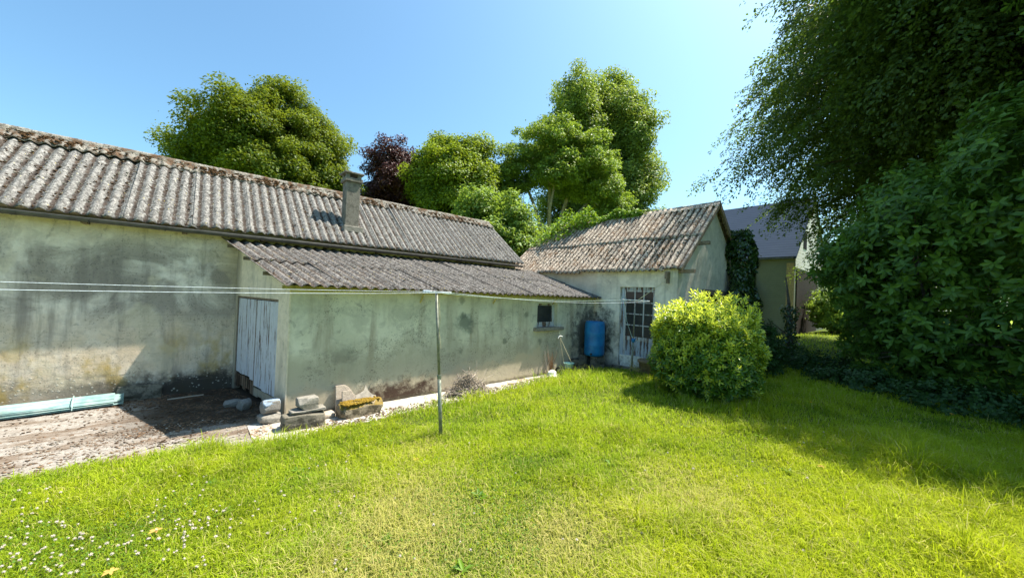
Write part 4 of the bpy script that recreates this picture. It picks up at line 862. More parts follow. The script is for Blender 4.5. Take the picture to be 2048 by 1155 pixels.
# bundle of pale turquoise sheeting
sb = tag(empty('sheeting_bundle', (-1.6, 8.9, 0)), 'bundle of pale turquoise corrugated plastic sheets lying along the barn wall', 'plastic sheeting')
d = Vector((1, .0, 0)); A0 = Vector((-5.2, 8.62, 0)); A1 = Vector((-.90, 8.98, 0)); dd = (A1 - A0).normalized(); nn = Vector((-dd.y, dd.x, 0)); Lb = (A1 - A0).length
for k in range(7):
    m = MB(); nu = 26; wv = .30; vs = []
    for i, x in enumerate((-.02 * k, Lb * .33, Lb * .66, Lb - .035 * ((k * 3) % 5))):
        for j in range(nu + 1):
            t = j / nu; a = t * math.pi * 8 + k; zz = .012 + k * .014 + .011 * math.sin(a) + .07 * math.sin(t * math.pi) * (.4 + .1 * k) ; p = A0 + dd * x + nn * ((t - .5) * (wv - .012 * k) + .01 * math.sin(k * 2 + i)); vs.append((p.x, p.y, zz + .006 * math.sin(i * 2 + k)))
    m.add(vs, [(i * (nu + 1) + j, i * (nu + 1) + j + 1, (i + 1) * (nu + 1) + j + 1, (i + 1) * (nu + 1) + j) for i in range(3) for j in range(nu)])
    o = m.build('plastic_sheet', 'sheet', sb, smooth=True); md = o.modifiers.new('t', 'SOLIDIFY'); md.thickness = .004
for x in (Lb - .55, Lb - 1.5, Lb - 2.5):
    m = MB(); pts = []
    for i in range(13):
        a = math.pi * i / 12; p = A0 + dd * x + nn * (-math.cos(a) * .165); pts.append((p.x, p.y, .01 + .185 * math.sin(a)))
    m.tube(pts, .006, 5); m.build('tie', 'rope_g', sb)

# brushwood pile
rs = np.random.default_rng(12); m = MB()
for k in range(420):
    a = rs.uniform(0, 6.28); rr = rs.uniform(0, 1) ** .6; cxp, cyp = 4.30 + .47 * rr * math.cos(a), 6.22 + .22 * rr * math.sin(a); h = (1 - rr ** 1.5) * .47 * rs.random() + .02; L = rs.uniform(.12, .42); th = rs.uniform(0, 6.28); tl = rs.normal() * .55
    d = Vector((math.cos(th) * math.cos(tl), math.sin(th) * math.cos(tl) * .75, math.sin(tl))); c = Vector((cxp, cyp, h)); a_, b_ = c - d * L / 2, c + d * L / 2; a_.z = max(a_.z, .01); b_.z = max(b_.z, .01); mid_ = (a_ + b_) / 2 + Vector(rs.normal(size=3)) * .012
    r = rs.uniform(.003, .009); m.tube([a_, mid_, b_], [r, r * .9, r * .6], 5)
for (a, b) in (((4.6, 6.3, .1), (4.95, 6.42, .42)), ((4.5, 6.2, .2), (4.98, 6.2, .33)), ((4.62, 6.35, .1), (4.7, 6.5, .62))): m.tube([a, b], [.006, .003], 4)
tag(m.build('brushwood', 'twig', None), 'tangled pile of cut grey twigs on the path below the green wall', 'brushwood', None, 'stuff')

# leaf litter and grit on the yard and path
rs = np.random.default_rng(14); N_ = 9000
x = rs.uniform(-2.9, 1.0, N_); y = rs.uniform(6.1, 9.25, N_)
pk = .16 + .84 * sm(-1.1, -.1, x + .5 * np.sin(y * 3)); pk = np.maximum(pk * (y > 6.9), .42 * ((y < 6.85) & (x < .2))); k = (rs.random(N_) < pk) & ~((x > .58 - .0) & (y < 9.3) & ((x - .58) / .52 > (9.25 - y) / 2.67 * 1.0))
P = np.stack([x, y, np.full(N_, -.016)], -1)[k]; tag(lumps('leaf_litter', P, rs.uniform(.004, .020, len(P)), 'litter', None, .35, 2), 'brown leaf litter scattered over the yard concrete', 'leaf litter', None, 'stuff')
N_ = 2200; x = rs.uniform(1.2, 7.3, N_); y = np.array([edge_y(v) for v in x]) + .04 + rs.random(N_) ** 1.6 * .42
P = np.stack([x, y, np.full(N_, -.003)], -1); tag(lumps('path_litter', P, rs.uniform(.004, .020, N_), 'litter', None, .4, 3), 'dark crumbs of leaf litter along the path', 'leaf litter', None, 'stuff')
N_ = 2200; x = np.concatenate([rs.uniform(1.0, 7.6, 1200), rs.uniform(-3, .9, 1000)]); y = np.array([edge_y(v) for v in x]) + rs.random(N_) * np.where(x > 1, .4, 1.4)
P = np.stack([x, y, np.where(x > .7, -.003, -.016)], -1); tag(lumps('grit', P, rs.uniform(.004, .016, N_), 'pebble', None, .5, 4), 'pale grit and crumbs lying along the lawn edge', 'grit', None, 'stuff')

# ================================================================== foliage
def quat_frames(d, nrm):
    """orthonormal frames: x along d, z close to nrm"""
    d = d / np.linalg.norm(d, axis=-1, keepdims=True); y = np.cross(nrm, d); l = np.linalg.norm(y, axis=-1, keepdims=True); y = np.where(l < 1e-4, np.array((0, 1., 0)), y / np.maximum(l, 1e-4)); z = np.cross(d, y)
    return d, y, z
LEAF4 = (np.array([(0, 0, 0), (.5, .5, .10), (.5, -.5, .10), (1, 0, -.04)]), np.array([(0, 2, 3), (0, 3, 1)]))
LEAF6 = (np.array([(0, 0, 0), (.28, .38, .05), (.68, .46, .06), (1, 0, -.14), (.68, -.46, .06), (.28, -.38, .05), (.5, 0, -.03)]), np.array([(0, 6, 1), (1, 6, 2), (2, 6, 3), (3, 6, 4), (4, 6, 5), (5, 6, 0)]))
def leafmesh(name, P, D, N, L, W, mat, parent=None, tpl=LEAF4, rnd=None, attrs=None):
    tv, tf = tpl; n = len(P); d, y, z = quat_frames(D, N); V = (tv[None, :, 0, None] * d[:, None] * L[:, None, None] + tv[None, :, 1, None] * y[:, None] * W[:, None, None] + tv[None, :, 2, None] * z[:, None] * L[:, None, None] + P[:, None]).reshape(-1, 3)
    F = (tf[None] + (np.arange(n) * len(tv))[:, None, None]).reshape(-1, 3); rnd = np.random.default_rng(n).random(n) if rnd is None else rnd
    return mesh_np(name, V, F, mat, parent, {'rnd': np.repeat(np.clip(rnd, 0, 1), len(tv))})
def unit(v): return v / np.linalg.norm(v, axis=-1, keepdims=True)
def fib(n, rs):
    i = np.arange(n) + .5; ph = np.arccos(1 - 2 * i / n); th = np.pi * (1 + 5 ** .5) * i + rs.random() * 6; v = np.stack([np.cos(th) * np.sin(ph), np.sin(th) * np.sin(ph), np.cos(ph)], -1); return unit(v + rs.normal(size=v.shape) * .12)
def project(u, depth, v=None):
    """ground plan position seen at photo column u at a given distance straight ahead"""
    t = (u - 1024) / 718.6; x = depth * (.656 + .754 * t); y = depth * (.754 - .656 * t); return x, y
def tree(name, label, cat, base, lobes, leaf, mat, nper, seed, trunk_r=.25, bark='bark', clump=.8, parts=True, flat=.62, group=None, shell=.75, tpl=LEAF4, droop=0., limbs=None, fork=.35, ar=.55, inner=.12, spiky=0):
    """lobes: list of (x,y,z,rx,ry,rz) relative to the base. Leaf clumps sit over each lobe; tapered limbs reach every lobe."""
    rs = np.random.default_rng(seed); e = tag(empty(name, base), label, cat, group); b = np.array(base, float)
    Ps, Ds, Ns, Rn = [], [], [], []
    tot = sum((l[3] * l[5]) for l in lobes)
    for l in lobes:
        c = b + np.array(l[:3]); r = np.array(l[3:6]); nc = max(6, int(12 * (r[0] * r[2]) / (clump ** 2) * .55)); dirs = fib(nc, rs)
        rad = 1 - (rs.random(nc) ** 1.6) * .55; rad = rad * (1 + .13 * rs.normal(size=nc)); cc = c + dirs * r * rad[:, None]
        if spiky: cc[:, 2] += spiky * np.clip(dirs[:, 2], 0, 1) * rs.random(nc) ** 3
        crn = rs.random(nc); cr = clump * (.55 + .7 * rs.random(nc))
        for k in range(nc):
            m_ = max(8, int(nper * (cr[k] / clump) ** 2)); q = unit(rs.normal(size=(m_, 3))); rr = rs.random(m_) ** (1 / 3) ** shell
            off = q * rr[:, None] * cr[k] * np.array((1, 1, flat)); off[:, 2] -= droop * (off[:, 0] ** 2 + off[:, 1] ** 2) / cr[k]
            p = cc[k] + off; out = unit(p - c + dirs[k] * .5)
            nr = unit(out * .45 + np.array((0, 0, .8)) + rs.normal(size=(m_, 3)) * .45); dd = unit(np.cross(nr, rs.normal(size=(m_, 3)))); dd[:, 2] -= .25
            Ps.append(p); Ds.append(dd); Ns.append(nr); Rn.append(crn[k] * .45 + rs.random(m_) * .55)
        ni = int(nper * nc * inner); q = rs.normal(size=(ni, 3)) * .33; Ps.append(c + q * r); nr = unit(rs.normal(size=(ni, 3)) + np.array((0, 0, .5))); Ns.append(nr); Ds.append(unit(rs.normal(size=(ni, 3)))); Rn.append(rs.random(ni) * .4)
    P, D, N, Rr = map(np.concatenate, (Ps, Ds, Ns, Rn)); L = leaf * (.7 + .6 * rs.random(len(P)))
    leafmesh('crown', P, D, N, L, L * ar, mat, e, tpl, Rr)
    # trunk and limbs
    m = MB(); zc = min(l[2] - l[5] * .6 for l in lobes); zc = max(zc, fork * max(l[2] for l in lobes)); fk = b + np.array((0, 0, zc)); tr = trunk_r
    m.tube([b + np.array((0, 0, -.3)), b + np.array((.02, .03, zc * .5)), fk], [tr * 1.3, tr, tr * .8], 9)
    for l in lobes:
        c = b + np.array(l[:3]); r = np.array(l[3:6]); md = fk * .5 + c * .5 + rs.normal(size=3) * .035 * np.linalg.norm(c - fk); md[2] += .1 * abs(c[2] - fk[2]); m.tube([fk - np.array((0, 0, tr * .5)), md, c], [tr * .5, tr * .33, tr * .16], 7)
        for k in range(7):
            q = unit(rs.normal(size=3) + np.array((0, 0, .35))); s = md * .4 + c * .6 if k % 2 else c; m.tube([s, s + q * r * .45, s + q * r * .9 + np.array((0, 0, .1))], [tr * .13, tr * .08, tr * .03], 5, False)
    m.build('trunk', bark, e, smooth=True)
    return e, len(P)
cnt = 0
def T_(*a, **k):
    global cnt; e, n = tree(*a, **k); cnt += n; return e
def lobeset(rs, W, H0, H1, n, core=.55, top=1.0, depthf=.9, shrink=.42):
    """lobes arranged as a dome of half-width W from H0 to H1"""
    out = [(0, 0, (H0 + H1) / 2, W * core, W * core * depthf, (H1 - H0) * .40)]
    for k in range(n):
        a = k * 2.39996 + rs.uniform(-.3, .3); f = (k + .5) / n; z = H0 + (H1 - H0) * (.18 + .68 * f); rr = W * (1 - (f ** 1.8) * .88) * .64; s = W * shrink * rs.uniform(.8, 1.15)
        out.append((rr * math.cos(a), rr * math.sin(a) * depthf, z, s, s * depthf, s * .78))
    out.append((0, 0, H1 - W * .42, W * .52, W * .52, W * .42)); return out
rr_ = random.Random(3)
def dome(L):         # lobes given as (sideways, towards, height, width, thickness, height radius)
    return [(.754 * a + .656 * b, -.656 * a + .754 * b, z, r1, r2, r3) for (a, b, z, r1, r2, r3) in L]
BEECH = dome([(a * .80, b, z * 1.02, r1 * .86, r2 * .9, r3) for (a, b, z, r1, r2, r3) in [(0, 0, 10.6, 5.4, 5, 4.4), (-.9, 0, 13.9, 3.0, 3, 2.5), (1.5, 0, 14.1, 2.9, 3, 2.5), (-3.5, 0, 12.2, 2.9, 2.8, 2.5), (3.9, 0, 12.0, 2.9, 2.8, 2.5), (-5.2, 0, 9.6, 2.4, 2.4, 2.3), (5.6, 0, 9.4, 2.3, 2.4, 2.3), (0, -3, 11.4, 3.2, 2.6, 3.0), (-2.8, -2.8, 9.0, 2.8, 2.4, 2.6), (3, -2.8, 9.0, 2.8, 2.4, 2.6), (-6.2, 0, 7.0, 1.8, 1.8, 1.7), (6.4, 0, 6.9, 1.8, 1.9, 1.8), (0, 0, 6.0, 5.2, 4, 2.6)]])
LIME = dome([(a * .88, b, z * 1.0, r1 * .9, r2 * .9, r3) for (a, b, z, r1, r2, r3) in [(0, 0, 9.5, 3.5, 3.3, 4.4), (-1.4, 0, 13.3, 1.9, 2, 2.1), (1.4, 0, 13.3, 2.0, 2, 2.0), (-2.3, -1, 10.6, 1.9, 2, 2.1), (2.3, -1, 10.4, 1.9, 2, 2.2), (0, -2, 11.4, 2.2, 1.9, 2.2), (-2.3, -.6, 7.2, 2, 2, 2), (2.3, -.6, 7.2, 2, 2, 2)]])
x, y = project(530, 27)
T_('beech_tree', 'broad dome-shaped green beech rising behind the barn roof, left of the chimney', 'tree', (x, y, 0), BEECH, .20, 'beech_leaf', 560, 1, .5, clump=.95, flat=.8, droop=.05, spiky=.9, ar=.5)
x, y = project(470, 30)
x, y = project(785, 31)
T_('copper_beech', 'dark purple-leaved tree between the chimney and the rounded green tree', 'tree', (x, y, 0), lobeset(rr_, 3.9, 3.0, 14.8, 10, .66, shrink=.52), .20, 'purple_leaf', 280, 2, .25, clump=.9, spiky=.5, flat=.6)
x, y = project(700, 29)
T_('copper_shrub', 'low purple-leaved tree just showing above the ridge beside the chimney', 'tree', (x, y, 0), [(0, 0, 7.2, 2.0, 2.0, 1.7), (1.2, -1, 7.0, 1.5, 1.5, 1.5)], .24, 'purple_leaf', 140, 3, .15, clump=.7)
x, y = project(905, 30)
T_('lime_tree', 'rounded dense yellow-green tree right of the purple one', 'tree', (x, y, 0), LIME, .22, 'lime_leaf', 350, 4, .3, clump=.85, flat=.85)
# poplars
for k, (u, vt, d, W, lab) in enumerate(((1138, 152, 46, 6.6, 'left tall pale green poplar behind the spreading ash'), (1212, 158, 49, 6.6, 'middle tall poplar of the row behind the outhouse'), (1258, 195, 46, 5.0, 'right-hand tall poplar of the row above the outhouse roof'))):
    x, y = project(u, d); zt = 2.1 + (561 + .0377 * (u - 380) - vt) * d / 718; n = 9; lob = []
    for q in range(n):
        f = q / (n - 1); a = q * 2.4; ww = W * (.98 - .30 * f ** 3); lob.append((W * .40 * math.cos(a) * (1 - .6 * f), W * .40 * math.sin(a) * (1 - .6 * f), 5 + (zt - 7.2) * f, ww * .66, ww * .66, (zt) / n * 1.05))
    T_('poplar_tree', lab, 'tree', (x, y, 0), lob, .33, 'poplar_leaf', 230, 10 + k, .4, 'pale_bark', clump=1.35, flat=.8, group='tall poplars behind the outhouse', fork=.2, spiky=.8)
# spreading ash with visible limbs
x, y = project(1095, 33)
ashl = [(-3.0, 2.2, 9.0, 1.6, 1.6, 1.2), (1.6, -1.2, 12.0, 1.8, 1.8, 1.5), (-4.2, 2.6, 10.6, 2.3, 2.3, 1.8), (-2.4, 1.6, 13.2, 2.6, 2.4, 2.0), (0, 0, 15.6, 3.2, 3.0, 2.3), (2.4, -2.0, 14.6, 2.5, 2.4, 2.0), (3.5, -3.1, 12.0, 2.1, 2.1, 2.2), (-5.0, 3.6, 12.2, 1.6, 1.6, 1.4), (4.1, -3.4, 9.3, 1.4, 1.6, 1.9), (-1.0, -1.6, 12.6, 1.8, 1.8, 1.3), (3.6, -3.3, 6.8, 1.3, 1.5, 1.6)]
ashl = [(a * 1.02, b_ * 1.02, z_ * 1.02, r1 * 1.06, r2 * 1.06, r3 * 1.02) for (a, b_, z_, r1, r2, r3) in ashl]
T_('ash_tree', 'spreading light green ash with pale bare limbs showing beneath its crown', 'tree', (x, y, 0), ashl, .23, 'ash_leaf', 300, 20, .42, 'pale_bark', clump=.85, flat=.6, fork=.22, inner=.02)
# small dark trees filling behind the ash
for k, (u, d, W, zt, lab) in enumerate(((1010, 40, 4.0, 11.5, 'dark tree in the gap left of the ash limbs'), (1200, 41, 4.2, 10.5, 'dark tree seen behind the ash limbs, above the outhouse ivy'))):
    x, y = project(u, d); T_('background_tree', lab, 'tree', (x, y, 0), lobeset(rr_, W, 2, zt, 6, .6), .34, 'bigbeech_leaf', 110, 30 + k, .3, clump=1.1)
# bright shrubs right behind the two roofs
for k, (u, d, W, zt, lab) in enumerate(((950, 17.5, 1.75, 7.1, 'bright small tree rising over the end of the barn ridge'), (1030, 17, 1.5, 6.5, 'bright small tree in the gap between barn and outhouse'), (1085, 18, 1.3, 5.6, 'low bright shrub behind the left slope of the outhouse roof'), (985, 16, 1.5, 5.2, 'lower leafy shrub just behind the barn gable'))):
    x, y = project(u, d); T_('small_tree', lab, 'tree', (x, y, 0), lobeset(rr_, W, .8, zt, 7, .6, shrink=.5), .17, 'shrub_leaf', 130, 40 + k, .09, clump=.5, flat=.75, spiky=.5)
# creeper lying over the outhouse ridge
cr = tag(empty('roof_creeper', (AXR, 9.0, 4.9)), 'bright green creeper spilling over the left end of the outhouse ridge', 'creeper'); rs = np.random.default_rng(77)
def patch(n, leaf, fn, mat, name, parent, seed, tpl=LEAF6, ar=.7, nup=(0, 0, .6), jit=.5, rbias=None):
    rs = np.random.default_rng(seed); P, out = fn(rs, n); N = unit(out * .9 + np.array(nup) + rs.normal(size=P.shape) * jit); D = unit(np.cross(N, rs.normal(size=P.shape)) + np.array((0, 0, -.5))); L = leaf * (.6 + .7 * rs.random(len(P)))
    r_ = rs.random(len(P)) if rbias is None else rbias(P, rs); return leafmesh(name, P, D, N, L, L * ar, mat, parent, tpl, r_)
def creep(rs, n):
    y = rs.uniform(6.3, 10.7, n); t = rs.random(n); lump = .26 + .24 * np.sin(y * 2.1 + 1) + .18 * np.sin(y * 5.3); lump = np.clip(lump, .05, 1) * sm(6.2, 7.6, y) + .10
    back = rs.random(n) < .45; s = np.where(back, rs.random(n) * 1.0, -rs.random(n) ** 1.3 * (.12 + 1.0 * sm(7.3, 10.3, y))); x = AXR + s; z = AZR - np.abs(s) * slopeA + lump * rs.random(n) * 1.15 + .03
    return np.stack([x, y, z], -1), unit(np.stack([-.5 + 0 * x, 0 * x - .1, .8 + 0 * x], -1))
patch(5200, .11, creep, 'roofivy_leaf', 'foliage', cr, 5)
m = MB()
for k in range(12):
    yy0 = rs.uniform(7, 10.4); m.tube([(AXR + .1, yy0, AZR + .05), (AXR - .3, yy0 - .3, AZR - .15), (AXR - .55, yy0 - .5, AZR - .35)], [.012, .008, .004], 5)
m.build('stem', 'bark', cr)
# ivy column climbing the far corner of the outhouse gable
iv = tag(empty('wall_ivy', (12.9, 3.9, 0)), 'dark glossy ivy climbing the outhouse gable beneath the far eaves', 'ivy')
def ivyf(rs, n):
    h = rs.random(n) ** 1.15 * 4.3; a = rs.uniform(0, 6.28, n); wid = (1.15 - .235 * h + .16 * np.sin(h * 3.3) + .08 * np.sin(h * 9)) * (1 - .6 * sm(3.6, 4.3, h)) ; r = .75 + .25 * rs.random(n); x = 13.35 - .24 * h + wid * np.cos(a) * r * 1.0; y = 3.72 + .38 * np.sin(a) * r * (1 + .25 * np.sin(h * 4))
    return np.stack([x, y, h + .0], -1), np.stack([np.cos(a), np.sin(a), 0 * a + .2], -1)
patch(9000, .10, ivyf, 'ivy_leaf', 'foliage', iv, 6)
m = MB(); m.tube([(13.0, 3.95, -.1), (12.8, 3.98, 1.5), (12.4, 3.98, 3.4)], [.06, .045, .02], 7); m.build('stem', 'bark', iv)

# clipped round laurel in the lawn
bc = np.array((7.83, 2.90, 1.05)); lau = tag(empty('round_bush', (7.98, 2.98, .2)), 'rounded glossy yellow-green bush standing alone on the lawn', 'bush')
def bushf(rs, n, inset=.0, up=.25):
    q = fib(n, rs) if n < 60000 else unit(rs.normal(size=(n, 3))); q = unit(q + np.array((0, 0, .06)))
    bulge = 1 + .055 * np.sin(q[:, 0] * 7 + 1) * np.sin(q[:, 1] * 6) + .045 * np.sin(q[:, 2] * 8 + q[:, 0] * 5) + .03 * np.sin(q[:, 2] * 15 + q[:, 1] * 13); sup = (np.abs(q[:, 0]) ** 2.9 + np.abs(q[:, 1]) ** 2.9 + np.abs(q[:, 2]) ** 2.9) ** (-1 / 2.9)
    P = bc + q * (sup * bulge)[:, None] * np.array((.89, .89, .87)) * (1 - inset * rs.random(n))[:, None]; P[:, 2] = np.maximum(P[:, 2], .25 + .1 * rs.random(n)); return P, q
def rosettes(name, P, out, leaf, nl, mat, parent, seed, ar=.36, openf=.8, tpl=LEAF6, rb=0., upb=.5, size_j=.5, stemlen=.1, droop=0.):
    """shoots that end in a ring of leaves"""
    rs = np.random.default_rng(seed); n = len(P); ax = unit(out + np.array((0, 0, upb)) + rs.normal(size=P.shape) * .28); t1 = unit(np.cross(ax, rs.normal(size=P.shape))); t2 = np.cross(ax, t1); PP, DD, NN, LL_, RR = [], [], [], [], []; sr = rs.random(n)
    for k in range(nl):
        a = k * 2.4 + rs.random(n) * .5; rad = t1 * np.cos(a)[:, None] + t2 * np.sin(a)[:, None]; op = openf * (.45 + .55 * (1 - k / nl)) + .1 * rs.random(n); d = unit(ax * (1 - op)[:, None] * 1.0 + rad * op[:, None] + np.array((0, 0, -droop)))
        PP.append(P + ax * (stemlen * (k / nl))); DD.append(d); NN.append(unit(ax * op[:, None] - rad * (1 - op)[:, None] + rs.normal(size=P.shape) * .2)); LL_.append(leaf * (1 - size_j * .4 * (k / nl)) * (.7 + .5 * rs.random(n))); RR.append(sr * .5 + rs.random(n) * .4 + rb * (k / nl))
    P_, D_, N_, L_, R__ = map(np.concatenate, (PP, DD, NN, LL_, RR)); return leafmesh(name, P_, D_, N_, L_, L_ * ar, mat, parent, tpl, R__)
rs = np.random.default_rng(51); P, q = bushf(rs, 4200, .10); kb = rs.random(len(P)) < .12 + .88 * sm(.6, 1.2, P[:, 2] + .3 * q[:, 0]); P, q = P[kb], q[kb]; rosettes('foliage', P, q, .095, 7, 'laurel_sunlit', lau, 52, .36, .75, rb=.35, upb=.7)  # lighter leaves towards top and sun side, sunlight put into leaf colour
P, q = bushf(rs, 3600, .22); rosettes('shaded_leaves', P, q, .10, 6, 'laurel_shaded', lau, 53, .36, .85)
# vigorous young shoots standing out on the top
k_ = q[:, 2] > .45; kk = rs.random(len(P)) < .13; Pt = P[k_ & kk] + np.array((0, 0, .10)); tag(rosettes('young_shoots', Pt + q[k_ & kk] * .12, q[k_ & kk], .11, 8, 'laurel_sunlit', lau, 54, .34, .55, rb=.5, upb=1.2, stemlen=.16), kind='stuff')
m = MB()
for k in range(9):
    a = k * .7; m.tube([(7.83 + .08 * math.cos(a), 2.9 + .08 * math.sin(a), .1), (7.83 + .35 * math.cos(a), 2.9 + .35 * math.sin(a), .8), (7.83 + .65 * math.cos(a), 2.9 + .65 * math.sin(a), 1.35)], [.035, .025, .012], 6)
m.build('stems', 'bark', lau)

# the big beech on the right and the tall broad-leaved shrub in front of it
bb = tag(empty('large_beech', (22.5, -1.3, 0)), 'huge dark drooping beech filling the upper right of the view', 'tree'); rs = np.random.default_rng(61)
SP = []
for s in range(1):      # spray template: a flat drooping twig fan
    n = 46; t = rs.random(n) ** .8; w_ = rs.normal(size=n) * .17 * (1 - .5 * t); SP = np.stack([t, w_, -.35 * t ** 2 + rs.normal(size=n) * .02], -1)
def sprays(name, O, D, scale, leaf, mat, parent, seed, up=np.array((0, 0, 1.)), rn=None):
    rs = np.random.default_rng(seed); n = len(O); d, y, z = quat_frames(D, np.broadcast_to(up, D.shape) + rs.normal(size=D.shape) * .35); T = SP; m_ = len(T)
    P = O[:, None] + (T[None, :, 0, None] * d[:, None] + T[None, :, 1, None] * y[:, None] + T[None, :, 2, None] * np.array((0, 0, 1.))) * scale[:, None, None]; P = P + rs.normal(size=P.shape) * .03
    side = np.sign(T[:, 1])[None, :, None]; DD = unit(d[:, None] * .6 + y[:, None] * side * .7 + np.array((0, 0, -.3)) + rs.normal(size=P.shape) * .3); NN = unit(z[:, None] + rs.normal(size=P.shape) * .35); L = leaf * (.65 + .6 * rs.random((n, m_)))
    R0 = (rs.random(n) if rn is None else rn)[:, None] * .55 + rs.random((n, m_)) * .45; return leafmesh(name, P.reshape(-1, 3), DD.reshape(-1, 3), NN.reshape(-1, 3), L.ravel(), L.ravel() * .62, mat, parent, LEAF4, R0.ravel())
C0 = np.array((23.15, -1.85, 11.2)); RX = np.array((8.0, 8.0, 9.3))
nS = 10500; q = unit(rs.normal(size=(nS, 3))); q[:, 2] = np.abs(q[:, 2]) * np.where(rs.random(nS) < .42, -1, 1); rad = 1 - .62 * rs.random(nS) ** 1.15
az = np.arctan2(q[:, 1], q[:, 0]); lumpy = 1 + .10 * np.sin(az * 5 + 4 * q[:, 2]) + .09 * np.sin(az * 9 + 11 * q[:, 2]) + .06 * np.sin(q[:, 2] * 23 + az * 3)
O = C0 + q * RX * (rad * lumpy)[:, None]; layer = 1.15; O[:, 2] += .36 * np.sin(O[:, 2] * 2 * math.pi / layer) * -.5
D = unit(q * np.array((1, 1, .15)) + np.array((0, 0, -.42)) + rs.normal(size=O.shape) * .25)
keep = O[:, 2] > 3.8 + 4.6 * sm(.05, .7, ((O - C0)[:, :2] @ np.array((-.754, .656))) / 8.3); O, D, q = O[keep], D[keep], q[keep]
q2 = unit(rs.normal(size=(3300, 3))); O2 = np.array((16.2, -1.5, 11.3)) + q2 * np.array((2.9, 2.9, 3.0)) * (rs.random(3300) ** .45)[:, None]; O = np.concatenate([O, O2]); D = np.concatenate([D, unit(q2 + np.array((0, 0, -.4)))])
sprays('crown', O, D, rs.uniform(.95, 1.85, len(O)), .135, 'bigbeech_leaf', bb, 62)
# outlying branches that hang out to the left over the house
OB = []; m = MB(); tb = np.array((22.5, -1.3, 0)); m.tube([tb + np.array((0, 0, -.3)), tb + np.array((.1, .1, 3)), tb + np.array((0, .2, 9)), tb + np.array((.2, 0, 17))], [.62, .5, .4, .15], 12)
for k in range(46):
    h = rs.uniform(5.0, 17); a = rs.uniform(0, 6.28) if k > 26 else rs.uniform(2.0, 4.6); lf = max(0, math.cos(a - 2.43)); h = max(h, 7.2 * lf); L = rs.uniform(6.3, 8.2) * (1 if h < 12 else .75) * (1 - .2 * lf); s0 = tb + np.array((0, .1, h)); e0 = s0 + np.array((math.cos(a) * L, math.sin(a) * L, rs.uniform(-.4, 2.0))); md = (s0 + e0) / 2 + np.array((0, 0, 1.0)); m.tube([s0, md, e0], [.14, .08, .02], 6, False)
    for j in range(26):
        f = .45 + .6 * rs.random(); p = s0 * (1 - f) + e0 * f + np.array((0, 0, 1.0 * 4 * f * (1 - f) if f < 1 else 0)) + rs.normal(size=3) * .28; OB.append((p, np.array((math.cos(a), math.sin(a), -.5)) + rs.normal(size=3) * .35))
m.build('trunk', 'bark', bb, smooth=True)
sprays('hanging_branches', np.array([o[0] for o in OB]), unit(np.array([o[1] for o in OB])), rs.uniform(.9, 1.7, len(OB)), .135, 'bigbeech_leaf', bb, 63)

def tallshrub(name, label, lobes, n, leaf, mat, seed, base, cat='tree', nl=7, ar=.45, stems=True, upb=.1, droop=.35, tpl=LEAF6, openf=.85):
    rs = np.random.default_rng(seed); e = tag(empty(name, base), label, cat); Ps, Qs = [], []; A_ = sum(l[3] * l[5] + l[4] * l[5] for l in lobes)
    for l in lobes:
        k = int(n * (l[3] * l[5] + l[4] * l[5]) / A_); q = unit(rs.normal(size=(k, 3))); q = q[(q[:, 2] > -.75)]; c = np.array(l[:3]); r = np.array(l[3:6]); rad = (1 - .30 * rs.random(len(q)) ** 1.2) * (1 + .09 * np.sin(q[:, 0] * 9 + l[0]) + .08 * np.sin(q[:, 2] * 11 + q[:, 1] * 7)); p = c + q * r * rad[:, None]
        inside = np.zeros(len(p), bool)
        for l2 in lobes:
            if l2 is l: continue
            inside |= (((p - np.array(l2[:3])) / np.array(l2[3:6])) ** 2).sum(1) < .55
        p, q = p[~inside], q[~inside]; g_ = p[:, 2] > .22; Ps.append(p[g_]); Qs.append(q[g_])
    P, Q = np.concatenate(Ps), np.concatenate(Qs); rosettes('crown', P, Q, leaf, nl, mat, e, seed + 1, ar, openf, tpl, .15, upb, .5, .12, droop)
    # sparser inner foliage
    P2 = np.concatenate([np.array(l[:3]) + unit(rs.normal(size=(int(n * .5 / len(lobes)), 3))) * np.array(l[3:6]) * (.35 + .35 * rs.random((int(n * .5 / len(lobes)), 1))) for l in lobes]); P2 = P2[P2[:, 2] > .3]; rosettes('inner_leaves', P2, unit(rs.normal(size=P2.shape)), leaf, 5, mat, e, seed + 2, ar, .85)
    if stems:
        m = MB(); b = np.array(base)
        for l in lobes:
            c = np.array(l[:3]); g0 = np.array((c[0] * .5 + b[0] * .5, c[1] * .5 + b[1] * .5, 0)); m.tube([g0, (g0 + c) / 2 + rs.normal(size=3) * .15, c], [.07, .05, .02], 6)
            for k in range(6): qq = unit(rs.normal(size=3)); m.tube([c, c + qq * np.array(l[3:6]) * .5, c + qq * np.array(l[3:6]) * .92], [.022, .014, .006], 5, False)
        m.build('trunk', 'bark', e, smooth=True)
    return e
